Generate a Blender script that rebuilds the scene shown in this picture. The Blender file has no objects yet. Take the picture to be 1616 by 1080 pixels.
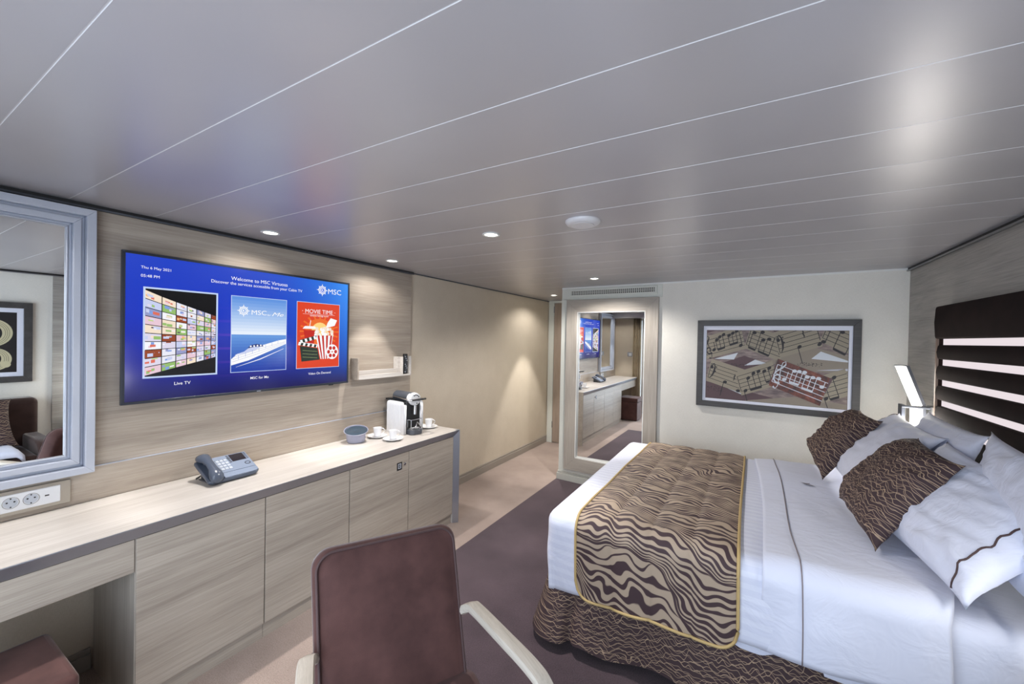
import bpy, math, random
from mathutils import Vector, Matrix, noise
random.seed(7)
S = bpy.context.scene
COL = S.collection
FLOOR, CEIL = 0.0, 2.05
EYE = Vector((0, 0, 1.505))

# ------------------------------------------------------------------ materials
def srgb(r, g, b):
    f = lambda c: (c/255)/12.92 if c/255 <= .04045 else ((c/255+.055)/1.055)**2.4
    return (f(r), f(g), f(b), 1)

class NT:
    def __init__(s, name):
        s.m = bpy.data.materials.new(name); s.m.use_nodes = True
        s.t = s.m.node_tree; s.t.nodes.clear()
        s.out = s.n('ShaderNodeOutputMaterial')
    def n(s, typ, **kw):
        nd = s.t.nodes.new(typ)
        for k, v in kw.items(): setattr(nd, k, v)
        return nd
    def l(s, a, b): s.t.links.new(a, b)
    def put(s, sock, v):
        if isinstance(v, bpy.types.NodeSocket): s.l(v, sock)
        else: sock.default_value = v
    def math(s, op, a, b=None, c=None, clamp=False):
        nd = s.n('ShaderNodeMath', operation=op); nd.use_clamp = clamp
        s.put(nd.inputs[0], a)
        if b is not None: s.put(nd.inputs[1], b)
        if c is not None: s.put(nd.inputs[2], c)
        return nd.outputs[0]
    def mix(s, f, a, b):
        nd = s.n('ShaderNodeMix', data_type='RGBA')
        s.put(nd.inputs[0], f); s.put(nd.inputs[6], a); s.put(nd.inputs[7], b)
        return nd.outputs[2]
    def coord(s, kind='Object', scale=(1, 1, 1), loc=(0, 0, 0), rot=(0, 0, 0)):
        tc = s.n('ShaderNodeTexCoord'); mp = s.n('ShaderNodeMapping')
        s.l(tc.outputs[kind], mp.inputs[0])
        mp.inputs['Scale'].default_value = scale; mp.inputs['Location'].default_value = loc
        mp.inputs['Rotation'].default_value = rot
        return mp.outputs[0]
    def noise(s, vec, scale, detail=2, rough=.5, dist=0):
        nd = s.n('ShaderNodeTexNoise'); s.l(vec, nd.inputs['Vector'])
        nd.inputs['Scale'].default_value = scale; nd.inputs['Detail'].default_value = detail
        nd.inputs['Roughness'].default_value = rough; nd.inputs['Distortion'].default_value = dist
        return nd.outputs[0]
    def ramp(s, f, stops):
        nd = s.n('ShaderNodeValToRGB'); s.l(f, nd.inputs[0]); e = nd.color_ramp.elements
        while len(e) < len(stops): e.new(.5)
        for i, (p, c) in enumerate(stops): e[i].position = p; e[i].color = c
        return nd.outputs[0]
    def bump(s, h, strength=.3, dist=.002):
        nd = s.n('ShaderNodeBump'); s.l(h, nd.inputs['Height'])
        nd.inputs['Strength'].default_value = strength; nd.inputs['Distance'].default_value = dist
        return nd.outputs[0]
    def bsdf(s, col, rough=.5, metal=0, spec=.5, normal=None, **kw):
        p = s.n('ShaderNodeBsdfPrincipled')
        s.put(p.inputs['Base Color'], col); s.put(p.inputs['Roughness'], rough)
        p.inputs['Metallic'].default_value = metal; p.inputs['Specular IOR Level'].default_value = spec
        if normal is not None: s.l(normal, p.inputs['Normal'])
        for k, v in kw.items(): s.put(p.inputs[k], v)
        s.l(p.outputs[0], s.out.inputs[0]); return p

def plain(name, c, rough=.5, metal=0, spec=.5, grain=0.0, **kw):
    t = NT(name); col = srgb(*c)
    v = t.noise(t.coord(), 60 if not grain else 400, 2)
    lo = tuple(x*(1-.012-grain) for x in col[:3])+(1,); hi = tuple(min(1, x*(1.01+grain)) for x in col[:3])+(1,)
    t.bsdf(t.ramp(v, [(.3, lo), (.7, hi)]), rough, metal, spec, **kw)
    return t.m

def wood(name, axis, dark, mid, light, rough=.42, streak=1.0):
    """laminate oak: long streaks along one axis, fine pores"""
    t = NT(name)
    def sc(long, across): return tuple(long if i == axis else across for i in range(3))
    warp = t.noise(t.coord(scale=sc(.8, 3)), 1.0, 2)
    v = t.coord(scale=sc(.55, 9)); va = t.n('ShaderNodeVectorMath', operation='ADD')
    t.l(v, va.inputs[0]); t.l(warp, va.inputs[1])
    a = t.noise(va.outputs[0], 1.6, 5, .62, .4)
    b = t.noise(t.coord(scale=sc(2.2, 120)), 1.3, 3, .6)
    c = t.noise(t.coord(scale=sc(9, 480)), 1.0, 2, .6)
    f = t.math('ADD', t.math('MULTIPLY', a, .46), t.math('ADD', t.math('MULTIPLY', b, .32), t.math('MULTIPLY', c, .22)))
    col = t.ramp(f, [(.36, srgb(*dark)), (.50, srgb(*mid)), (.64, srgb(*light))])
    t.bsdf(col, rough, 0, .4, normal=t.bump(c, .12, .0006))
    return t.m

def fabric(name, c1, c2, rough=.9, sheen=0.0, scale=700, mottling=6, bump=.3, sheen_tint=None):
    t = NT(name)
    big = t.noise(t.coord(), mottling, 3, .6); fine = t.noise(t.coord(), scale, 2)
    f = t.math('ADD', t.math('MULTIPLY', big, .65), t.math('MULTIPLY', fine, .35))
    kw = {}
    if sheen: kw = {'Sheen Weight': sheen, 'Sheen Roughness': .35}
    t.bsdf(t.ramp(f, [(.35, srgb(*c1)), (.65, srgb(*c2))]), rough, 0, .2, normal=t.bump(fine, bump, .001), **kw)
    return t.m

def wallpaper(name, c1, c2, plane):
    t = NT(name)
    h = t.noise(t.coord(scale=(60, 60, 900)), 1, 2); v = t.noise(t.coord(scale=(900, 900, 60)), 1, 2)
    cl = t.noise(t.coord(), 7, 3)
    f = t.math('ADD', t.math('MULTIPLY', t.math('ADD', h, v), .4), t.math('MULTIPLY', cl, .2))
    t.bsdf(t.ramp(f, [(.38, srgb(*c1)), (.62, srgb(*c2))]), .75, 0, .2, normal=t.bump(t.math('ADD', h, v), .12, .0006))
    return t.m

def emit(name, c, strength=1.0, gloss=False):
    t = NT(name)
    p = t.n('ShaderNodeBsdfPrincipled')
    p.inputs['Base Color'].default_value = (0.01, 0.01, 0.01, 1)
    p.inputs['Roughness'].default_value = .12 if gloss else .6
    p.inputs['Specular IOR Level'].default_value = .5 if gloss else .1
    p.inputs['Emission Color'].default_value = srgb(*c); p.inputs['Emission Strength'].default_value = strength
    t.l(p.outputs[0], t.out.inputs[0]); return t.m

def wavy_fabric(name):
    """dark plum cloth with thin gold wavering lines that cross (UV in metres)"""
    t = NT(name)
    uv = t.coord('UV'); sep = t.n('ShaderNodeSeparateXYZ'); t.l(uv, sep.inputs[0])
    V = sep.outputs[1]; U = sep.outputs[0]
    tot = None
    for k, (fr, fu, amp, wd, sh) in enumerate([(42, 25, 1.4, .05, 0), (42, 28, 1.4, .05, 3.7), (28, 19, 1.3, .03, 9.1)]):
        m = t.coord('UV', scale=(fu, 12, 1), loc=(sh, sh*1.7, k*5.0))
        nz = t.noise(m, 1.0, 0.35, .4)
        F = t.math('ADD', t.math('MULTIPLY', V, fr), t.math('MULTIPLY', nz, amp*2))
        d = t.math('ABSOLUTE', t.math('SUBTRACT', t.math('FRACT', F), .5))
        ln = t.math('SUBTRACT', 1, t.math('SMOOTH_MIN', t.math('DIVIDE', d, wd), 1, .2), clamp=True)
        ln = t.math('GREATER_THAN', ln, .35) if False else t.math('MULTIPLY', ln, 2.2, clamp=True)
        tot = ln if tot is None else t.math('MAXIMUM', tot, ln)
    col = t.mix(tot, srgb(64, 50, 53), srgb(166, 143, 120))
    fine = t.noise(t.coord('UV'), 1500, 2)
    t.bsdf(col, t.math('SUBTRACT', .75, t.math('MULTIPLY', tot, .3)), 0, .25, normal=t.bump(t.math('ADD', fine, t.math('MULTIPLY', tot, .6)), .25, .001))
    return t.m

def runner_fabric(name):
    """tan cloth with flame shaped plum stripes that swell, merge and taper (UV in metres)"""
    t = NT(name)
    uv = t.coord('UV'); sep = t.n('ShaderNodeSeparateXYZ'); t.l(uv, sep.inputs[0])
    U, V = sep.outputs[0], sep.outputs[1]
    n1 = t.noise(t.coord('UV', scale=(3.0, 2.6, 1)), 1.0, 0, .4)
    n2 = t.noise(t.coord('UV', scale=(13, 9, 1), loc=(5, 2, 0)), 1.0, 0, .4)
    # slanting trunks; stripes leave a trunk nearly parallel to it, swell, and end on the next one
    T = t.math('ADD', t.math('MULTIPLY', t.math('ADD', V, t.math('MULTIPLY', U, .45)), 4.1), t.math('ADD', t.math('MULTIPLY', n1, 1.6), t.math('MULTIPLY', n2, .18)))
    w = t.math('FRACT', T)
    F = t.math('ADD', t.math('MULTIPLY', t.math('SUBTRACT', V, t.math('MULTIPLY', U, .22)), 12), t.math('MULTIPLY', n2, 1.8))
    F = t.math('ADD', F, t.math('MULTIPLY', t.math('LOGARITHM', t.math('ADD', w, .09), 2.718), 2.9))
    d = t.math('ABSOLUTE', t.math('SUBTRACT', t.math('FRACT', F), .5))
    wn = t.noise(t.coord('UV', scale=(12, 16, 1), loc=(1, 7, 3)), 1.0, 1, .5)
    wd = t.math('MULTIPLY', t.math('SUBTRACT', wn, .06), .56)
    wd = t.math('MULTIPLY', wd, t.math('SUBTRACT', 1.15, t.math('POWER', w, 6)))
    e = t.math('MULTIPLY', t.math('SUBTRACT', wd, d), 20, clamp=True)
    tr = t.math('MULTIPLY', t.math('SUBTRACT', .055, w), 60, clamp=True)
    e = t.math('MAXIMUM', e, tr)
    col = t.mix(e, srgb(170, 152, 133), srgb(66, 50, 54))
    fine = t.noise(t.coord('UV'), 1400, 2)
    t.bsdf(col, .62, 0, .3, normal=t.bump(fine, .2, .001))
    return t.m

def linen(name, c=(214, 218, 235), stripes=False, rough=.55):
    t = NT(name)
    tc = t.coord('UV'); sep = t.n('ShaderNodeSeparateXYZ'); t.l(tc, sep.inputs[0])
    fine = t.noise(t.coord(), 1200, 2); col = srgb(*c); h = fine
    r = rough
    if stripes:
        w = t.math('PINGPONG', t.math('MULTIPLY', sep.outputs[1], 22), .5)
        k = t.math('MULTIPLY', t.math('SUBTRACT', w, .25), 30, clamp=True)
        k = t.math('ADD', k, 0, clamp=True)
        col = t.mix(k, srgb(c[0]-4, c[1]-4, c[2]-3), srgb(min(255, c[0]+3), min(255, c[1]+3), min(255, c[2]+2)))
        r = t.math('ADD', t.math('MULTIPLY', k, -.14), rough)
    wr_ = t.noise(t.coord(scale=(1, 1.6, 1)), 7, 3, .55, 1.4)
    t.bsdf(col, r, 0, .35, normal=t.bump(t.math('ADD', wr_, t.math('MULTIPLY', h, .02)), .35, .018), **{'Sheen Weight': .15})
    return t.m

M = {}
OAKD, OAKM, OAKL = (146, 134, 122), (167, 155, 142), (184, 173, 160)
M['wood_y'] = wood('oak laminate along y', 1, OAKD, OAKM, OAKL)
M['wood_x'] = wood('oak laminate along x', 0, (152, 144, 134), (172, 164, 154), (188, 181, 171))
M['wood_z'] = wood('oak laminate along z', 2, (152, 144, 134), (172, 164, 154), (188, 181, 171))
M['wood_top'] = wood('brightened oak worktop', 1, (176, 169, 162), (196, 190, 184), (212, 207, 202), .33)  # paler copy of the laminate, brightness of the lit worktop put into its colour
M['wood_desk'] = wood('oak laminate doors', 1, (146, 136, 125), (168, 158, 146), (185, 175, 163))
M['wood_bed'] = wood('grey oak behind bed', 1, (132, 128, 122), (160, 156, 150), (180, 176, 170))
M['dark_edge'] = plain('brushed aluminium edge', (176, 180, 190), .34, .85)
M['gap'] = plain('black shadow gap', (22, 22, 23), .6)
M['wall_beige'] = wallpaper('beige woven wallpaper', (196, 184, 166), (211, 200, 183), 0)
M['wall_grey'] = wallpaper('pale grey woven wallpaper', (220, 217, 209), (234, 231, 223), 0)
M['wall_cream'] = plain('cream painted panel', (214, 216, 208), .5)
M['white_paint'] = plain('white paint', (228, 229, 226), .4)
M['skirting'] = plain('taupe skirting', (150, 142, 133), .4)
M['skirting_pale'] = plain('pale skirting', (190, 190, 182), .4)
def ceiling_mat():
    t = NT('satin ceiling panel'); v = t.noise(t.coord(), 2.0, 2)
    t.bsdf(t.ramp(v, [(.3, srgb(172, 169, 173)), (.7, srgb(178, 175, 178))]), .33, .36, .5)
    return t.m
M['ceiling'] = ceiling_mat()
M['ceil_line'] = plain('ceiling joint', (196, 194, 196), .3)
def carpet(name, c1, c2):
    t = NT(name); big = t.noise(t.coord(), 3.2, 4, .6); fine = t.noise(t.coord(), 190, 3, .75)
    f = t.math('ADD', t.math('MULTIPLY', big, .35), t.math('MULTIPLY', fine, .65))
    t.bsdf(t.ramp(f, [(.36, srgb(*c1)), (.62, srgb(*c2))]), .95, 0, .1, normal=t.bump(fine, .7, .004), **{'Sheen Weight': .2})
    return t.m
M['carpet'] = carpet('taupe carpet', (134, 118, 110), (170, 153, 144))
M['carpet_plum'] = carpet('plum carpet', (58, 47, 53), (88, 73, 80))
M['velvet'] = fabric('plum velvet', (66, 44, 42), (88, 61, 58), .8, .3, 900, 9, .15)
M['velvet_brown'] = fabric('dark brown velvet', (50, 35, 31), (66, 48, 43), .8, .35, 900, 9, .15)
M['slat'] = fabric('padded dark brown', (30, 21, 19), (42, 30, 27), 1.0, 0, 900, 7, .15)
M['piping'] = plain('dark piping', (66, 46, 46), .7)
M['chairwood'] = wood('bleached ash frame', 0, (158, 150, 139), (176, 168, 157), (190, 183, 172), .5)
M['tan_wood'] = wood('tan oak side board', 2, (120, 98, 84), (146, 122, 106), (165, 142, 125))
M['silver'] = plain('brushed silver frame', (196, 202, 216), .32, .35)
M['chrome'] = plain('chrome', (215, 217, 220), .12, 1)
M['steel'] = plain('satin steel', (150, 151, 153), .3, .9)
M['taupe_metal'] = plain('taupe metal plate', (176, 170, 160), .3, .6)
M['mirror'] = None
t = NT('mirror glass'); t.bsdf((.93, .94, .93, 1), .0, 1); M['mirror'] = t.m
M['black'] = plain('black plastic', (26, 27, 30), .35)
M['black_gloss'] = plain('black gloss', (18, 18, 22), .1)
M['tvframe'] = plain('graphite tv bezel', (50, 55, 66), .35, .3)
M['dkgrey'] = plain('dark grey plastic', (70, 74, 82), .3)
M['phone_dark'] = plain('slate blue plastic', (74, 82, 97), .25)
M['phone_light'] = plain('pale blue grey plastic', (128, 140, 160), .35)
M['phone_screen'] = plain('phone display', (42, 38, 44), .1)
M['key'] = plain('white key', (188, 194, 204), .4)
M['porcelain'] = plain('white porcelain', (238, 238, 240), .12)
M['white_plastic'] = plain('white plastic', (232, 233, 236), .3)
M['bowl'] = plain('lilac grey bowl', (150, 152, 172), .3)
M['bowl_lid'] = plain('blue grey tray', (78, 94, 110), .15, .3)
M['pic_frame'] = wood('dark grey wood frame', 0, (58, 56, 55), (70, 68, 67), (82, 80, 79))
M['mat_board'] = plain('white mount', (232, 234, 246), .5)
M['linen'] = linen('white cotton')
M['linen_stripe'] = linen('striped sateen', stripes=True)
M['linen_cream'] = linen('cream sheet', (238, 236, 226))
M['bed_dark'] = plain('black bed base', (26, 20, 20), .8)
M['wavy'] = wavy_fabric('plum cloth with gold waves')
M['runner'] = runner_fabric('tan and plum flame cloth')
M['gold'] = plain('gold edging', (186, 160, 108), .6)
M['seam'] = plain('grey seam cord', (128, 118, 122), .7)
M['lamp_lit'] = emit('lit reading panel', (255, 250, 238), 12.0)
M['slot_lit'] = emit('lit slot behind slats', (240, 228, 232), .95)
M['spot_lit'] = emit('lit downlight lens', (255, 246, 232), 14.0)
M['curtain'] = fabric('beige curtain', (168, 152, 128), (190, 175, 150), .9)
M['art_dark'] = plain('print black', (30, 27, 28), .5)
M['art_cream'] = plain('print cream', (205, 196, 160), .5)
M['door_wood'] = wood('entrance door wood', 2, (140, 124, 112), (160, 144, 130), (176, 160, 146))
M['rubber'] = plain('dark foot', (40, 40, 42), .6)
t = NT('clear pane'); a = t.n('ShaderNodeBsdfTransparent'); b = t.n('ShaderNodeBsdfGlossy'); b.inputs['Roughness'].default_value = .02
mx = t.n('ShaderNodeMixShader'); mx.inputs[0].default_value = .06; t.l(a.outputs[0], mx.inputs[1]); t.l(b.outputs[0], mx.inputs[2]); t.l(mx.outputs[0], t.out.inputs[0]); M['pane'] = t.m
t = NT('smoky tank'); a = t.n('ShaderNodeBsdfTransparent'); a.inputs[0].default_value = (.72, .72, .74, 1); b = t.n('ShaderNodeBsdfGlossy'); b.inputs['Roughness'].default_value = .05
mx = t.n('ShaderNodeMixShader'); mx.inputs[0].default_value = .14; t.l(a.outputs[0], mx.inputs[1]); t.l(b.outputs[0], mx.inputs[2]); t.l(mx.outputs[0], t.out.inputs[0]); M['tank'] = t.m

# ------------------------------------------------------------------ mesh helper
class B:
    def __init__(s): s.v = []; s.f = []; s.mi = []; s.uv = {}
    def add(s, vs, fs, mi=0):
        o = len(s.v); s.v += [tuple(p) for p in vs]
        for f in fs: s.f.append([i+o for i in f]); s.mi.append(mi)
        return o
    def box(s, x0, x1, y0, y1, z0, z1, mi=0):
        if x0 > x1: x0, x1 = x1, x0
        if y0 > y1: y0, y1 = y1, y0
        if z0 > z1: z0, z1 = z1, z0
        s.add([(x0, y0, z0), (x1, y0, z0), (x1, y1, z0), (x0, y1, z0), (x0, y0, z1), (x1, y0, z1), (x1, y1, z1), (x0, y1, z1)],
              [(0, 3, 2, 1), (4, 5, 6, 7), (0, 1, 5, 4), (1, 2, 6, 5), (2, 3, 7, 6), (3, 0, 4, 7)], mi); return s
    def prism(s, poly, axis, a, b, mi=0):
        """poly: 2D points in the two axes left after `axis`, in order"""
        n = len(poly); oth = [i for i in range(3) if i != axis]
        def mk(p, c):
            q = [0, 0, 0]; q[oth[0]], q[oth[1]] = p; q[axis] = c; return tuple(q)
        vs = [mk(p, a) for p in poly]+[mk(p, b) for p in poly]
        fs = [list(range(n))[::-1], [n+i for i in range(n)]]+[(i, (i+1) % n, n+(i+1) % n, n+i) for i in range(n)]
        s.add(vs, fs, mi); return s
    def lathe(s, prof, n=32, c=(0, 0, 0), mi=0, axis=2, cap=True):
        vs = []; oth = [(1, 2), (2, 0), (0, 1)][axis]
        for r, h in prof:
            for k in range(n):
                a = 2*math.pi*k/n; q = [0, 0, 0]; q[oth[0]] = r*math.cos(a); q[oth[1]] = r*math.sin(a); q[axis] = h
                vs.append((q[0]+c[0], q[1]+c[1], q[2]+c[2]))
        fs = []
        for j in range(len(prof)-1):
            for k in range(n):
                a, b = j*n+k, j*n+(k+1) % n; fs.append((a, b, b+n, a+n))
        if cap:
            if prof[0][0] > 1e-6: fs.append(tuple(range(n))[::-1])
            if prof[-1][0] > 1e-6: fs.append(tuple((len(prof)-1)*n+k for k in range(n)))
        s.add(vs, fs, mi); return s
    def tube(s, pts, r, n=10, mi=0, closed=False, flat=None, up=(0, 0, 1)):
        """sweep a round (or flat=(half width, half height)) section along pts"""
        P = [Vector(p) for p in pts]; N = len(P); vs = []
        U = Vector(up)
        for i, p in enumerate(P):
            if closed: d = P[(i+1) % N]-P[i-1]
            else: d = P[min(i+1, N-1)]-P[max(i-1, 0)]
            d.normalize(); a = d.cross(U)
            if a.length < 1e-4: a = d.cross(Vector((1, 0, 0)))
            a.normalize(); b = a.cross(d)
            rr = r[i] if isinstance(r, (list, tuple)) else r
            if flat:
                w, h = flat; c = .25
                sec = [(-w, -h*c), (-w*.9, -h), (w*.9, -h), (w, -h*c), (w, h*c), (w*.9, h), (-w*.9, h), (-w, h*c)]
                for x, y in sec: vs.append(p+a*x+b*y)
            else:
                for k in range(n):
                    t_ = 2*math.pi*k/n; vs.append(p+a*math.cos(t_)*rr+b*math.sin(t_)*rr)
        m = 8 if flat else n; fs = []
        for i in range(N if closed else N-1):
            for k in range(m):
                a0 = i*m+k; a1 = i*m+(k+1) % m; j = ((i+1) % N)*m
                fs.append((a0, a1, j+(k+1) % m, j+k))
        if not closed: fs += [tuple(range(m))[::-1], tuple((N-1)*m+k for k in range(m))]
        s.add(vs, fs, mi); return s
    def grid(s, P, uv=None, mi=0, flip=False):
        """P[i][j] points"""
        ni, nj = len(P), len(P[0]); o = len(s.v)
        for i in range(ni):
            for j in range(nj):
                s.v.append(tuple(P[i][j]))
                if uv: s.uv[o+i*nj+j] = uv[i][j]
        for i in range(ni-1):
            for j in range(nj-1):
                a, b, c, d = o+i*nj+j, o+(i+1)*nj+j, o+(i+1)*nj+j+1, o+i*nj+j+1
                s.f.append([d, c, b, a] if flip else [a, b, c, d]); s.mi.append(mi)
        return s
    def xf(s, mat, start=0):
        for i in range(start, len(s.v)): s.v[i] = tuple(mat @ Vector(s.v[i]))
        return s
    def build(s, name, mats, parent=None, bevel=0, smooth=False, subsurf=0, solid=0, auto=None, loc=None, seg=2):
        me = bpy.data.meshes.new(name)
        vs = s.v
        if loc is not None: vs = [(a-loc[0], b-loc[1], c-loc[2]) for a, b, c in vs]
        me.from_pydata(vs, [], s.f)
        if not isinstance(mats, (list, tuple)): mats = [mats]
        for m in mats: me.materials.append(M[m] if isinstance(m, str) else m)
        for p, k in zip(me.polygons, s.mi): p.material_index = k
        if s.uv:
            L = me.uv_layers.new(name='UVMap')
            for lp in me.loops: L.data[lp.index].uv = s.uv.get(lp.vertex_index, (0, 0))
        o = bpy.data.objects.new(name, me); COL.objects.link(o)
        if parent: o.parent = parent
        if loc is not None: o.location = loc
        me.validate(); me.update()
        if smooth or bevel:
            for p in me.polygons: p.use_smooth = True
            if smooth != 'all': me.set_sharp_from_angle(angle=math.radians(38))
        if solid:
            md = o.modifiers.new('thick', 'SOLIDIFY'); md.thickness = solid; md.offset = -1
        if bevel:
            md = o.modifiers.new('bevel', 'BEVEL'); md.width = bevel; md.segments = seg; md.limit_method = 'ANGLE'; md.angle_limit = math.radians(40)
            md.harden_normals = False
        if subsurf:
            md = o.modifiers.new('sub', 'SUBSURF'); md.levels = subsurf; md.render_levels = subsurf

        return o


def tag(o, label=None, cat=None, group=None, kind=None):
    if label: o['label'] = label
    if cat: o['category'] = cat
    if group: o['group'] = group
    if kind: o['kind'] = kind
    return o
def thing(name, label, cat, loc=(0, 0, 0), rz=0, group=None):
    o = bpy.data.objects.new(name, None); COL.objects.link(o); o.empty_display_size = .1
    o.location = loc; o.rotation_euler = (0, 0, rz)
    return tag(o, label, cat, group)
def struct(o): o['kind'] = 'structure'; return o
def dup(root, loc, rz=None, label=None, group=None):
    r = root.copy(); COL.objects.link(r); r.location = loc
    if rz is not None: r.rotation_euler = (0, 0, rz)
    if label: r['label'] = label
    if group: r['group'] = group
    for ch in list(root.children):
        c = ch.copy(); COL.objects.link(c); c.parent = r
        for g in list(ch.children):
            d = g.copy(); COL.objects.link(d); d.parent = c
    return r
def rel(bm, loc):
    """shift everything collected so far into a thing's local frame"""
    bm.v = [(a-loc[0], b-loc[1], c-loc[2]) for a, b, c in bm.v]; return bm

# ================================================================== THE ROOM
b = B()
X0, X1, Y0, Y1 = -2.5, 1.0, -.45, 5.35
CX_, CY_ = -1.735, 1.15
for (xa, xb, ya, yb, mi) in [(X0, CX_, Y0, Y1, 0), (CX_, X1, Y0, CY_, 0), (CX_, X1, CY_, 4.0, 1), (CX_, X1, 4.0, Y1, 0)]:
    b.add([(xa, ya, 0), (xb, ya, 0), (xb, yb, 0), (xa, yb, 0)], [(0, 1, 2, 3)], mi)
b.box(X0-.1, X1+.1, Y0-.1, Y1+.1, -.1, -.002, 0)
struct(b.build('floor', ['carpet', 'carpet_plum']))

# ceiling of long metal panels running across the room, each very slightly bowed
b = B(); prof = []; y = .24-.279*3
while y < Y1:
    w = .279
    prof += [(y-.0019, CEIL, 0), (y-.0012, CEIL+.0018, 1), (y+.0012, CEIL+.0018, 1), (y+.0019, CEIL, 0)]
    for k in range(1, 8):
        u = k/8; prof.append((y+u*w, CEIL-.0007*math.sin(math.pi*u), 0))
    y += w
vs = []
for (yy, zz, m) in prof: vs += [(X0-.05, yy, zz), (X1+.05, yy, zz)]
fs = [(2*i, 2*i+2, 2*i+3, 2*i+1) for i in range(len(prof)-1)]
import bmesh
i = 0
while i < len(prof)-1:
    if prof[i][2] or prof[i+1][2]: b.add([vs[j] for j in fs[i]], [(0, 1, 2, 3)], 1); i += 1; continue
    k = i
    while k < len(prof)-1 and not prof[k+1][2]: k += 1
    b.add(vs[2*i:2*k+2], [(2*q, 2*q+2, 2*q+3, 2*q+1) for q in range(k-i)], 0); i = k
o = b.build('ceiling', ['ceiling', 'ceil_line'], smooth='all'); struct(o)  # paler joint colour stands in for light caught along the panel edges
struct(B().box(X0-.1, X1+.1, Y0-.1, Y1+.1, CEIL+.03, CEIL+.12).build('trim_9', 'white_paint'))

struct(B().box(-2.6, -2.5, Y0-.1, Y1+.1, 0, CEIL+.03).build('wall_left', 'wall_beige'))
struct(B().box(1.0, 1.1, Y0-.1, 4.0, 0, CEIL+.03).build('wall_right', 'wall_grey'))
# oak cladding, left wall above the desk, with a joint beside the mirror and a ledge below
b = B(); b.box(-2.5, -2.48, .607, 2.54, .905, 2.03); b.box(-2.5, -2.48, -.45, .604, .905, 2.03)
struct(b.build('trim_1', 'wood_y', bevel=.001))
b = B(); b.box(-2.5, -2.468, -.45, 2.54, .756, .902); b.box(-2.5, -2.467, -.45, 2.54, .902, .905, 1)
struct(b.build('trim_2', ['wood_y', 'silver']))
b = B(); b.box(-2.5, -2.462, -.45, 2.545, 2.034, 2.05, 0); b.box(-2.466, -2.458, -.45, 2.545, 2.028, 2.036, 1)
struct(b.build('trim_3', ['gap', 'dkgrey']))
b = B(); b.box(-2.5, -2.492, 2.545, 5.35, 2.040, 2.05, 0)
struct(b.build('trim_4', ['dkgrey']))
# oak cladding behind the bed
struct(B().box(.988, 1.0, 1.15, 3.838, 0, 2.03).build('trim_5', 'wood_bed'))
b = B(); b.box(.975, 1.0, -.45, 3.838, 2.032, 2.05, 0); b.box(.968, .978, -.45, 3.838, 2.026, 2.034, 1)
struct(b.build('trim_6', ['gap', 'steel']))

# far wall, turned 3.4 degrees; local x runs along it, local y into it
FW = Vector((-1.71, 4.0, 0)); FA = -.0589
def fw(s, y=0, z=0): return FW+Matrix.Rotation(FA, 3, 'Z') @ Vector((s, y, z))
def onwall(o, s=0, y=0, z=0):
    o.location = fw(s, y, z); o.rotation_euler = (0, 0, FA); return o
b = B(); b.box(0, .165, 0, .13, 0, CEIL+.03); b.box(.91, 2.74, 0, .13, 0, CEIL+.03)
b.box(.165, .91, 0, .13, 0, .235); b.box(.165, .91, 0, .13, 1.815, CEIL+.03); b.box(.165, .91, .07, .13, .235, 1.815)
struct(onwall(b.build('wall_far', 'wall_grey')))
struct(onwall(B().box(-.001, 2.72, -.006, .004, 2.036, 2.05).build('trim_7', 'white_paint')))
struct(onwall(B().box(.0, 1.035, -.004, .002, 1.916, 2.034).build('trim_10', 'wall_cream', bevel=.001)))
b = B(); b.box(-1.71, -1.61, 4.005, 5.36, 0, CEIL+.03); struct(b.build('wall_corridor', 'wall_cream'))
struct(onwall(B().box(-.003, .062, -.004, .002, .09, 1.93).build('trim_11', 'wall_cream')))
b = B(); b.box(-.018, 2.72, -.022, 0, 0, .07); b.box(-.012, 2.72, -.014, 0, .07, .092)
struct(onwall(b.build('baseboard_far', 'skirting_pale', bevel=.003)))
b = B(); b.box(-1.728, -1.71, 4.0, 5.35, 0, .07); b.box(-1.722, -1.71, 4.0, 5.35, .07, .092)
struct(b.build('baseboard_corridor', 'skirting_pale', bevel=.003))
for nm, ya, yb in (('baseboard_left', 2.602, 5.35), ('baseboard_desk', -.45, .605)):
    b = B(); b.box(-2.5, -2.48, ya, yb, 0, .068); b.box(-2.5, -2.487, ya, yb, .068, .092)
    struct(b.build(nm, 'skirting', bevel=.003))
# entrance end of the corridor
struct(B().box(-2.6, -1.6, 5.35, 5.45, 0, CEIL+.03).build('wall_end', 'wall_beige'))
b = B(); b.box(-2.482, -2.40, 5.325, 5.35, 0, 2.05); b.box(-2.40, -1.72, 5.325, 5.35, 2.02, 2.05)
struct(b.build('trim_8', 'wall_cream', bevel=.002))
struct(B().box(-2.5, -2.482, 5.335, 5.35, 0, .09).build('baseboard_end', 'skirting'))
d = struct(B().box(-2.395, -1.74, 5.325, 5.35, .012, 2.015).build('door_1', 'door_wood', bevel=.002))
for z in (.22, 1.88): B().lathe([(.007, z), (.007, z+.09)], 12, (-2.398, 5.322, 0)).build('hinge', 'steel', d)
B().box(-1.86, -1.80, 5.30, 5.325, .98, 1.12).build('door_handle', 'steel', d, bevel=.004)

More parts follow.
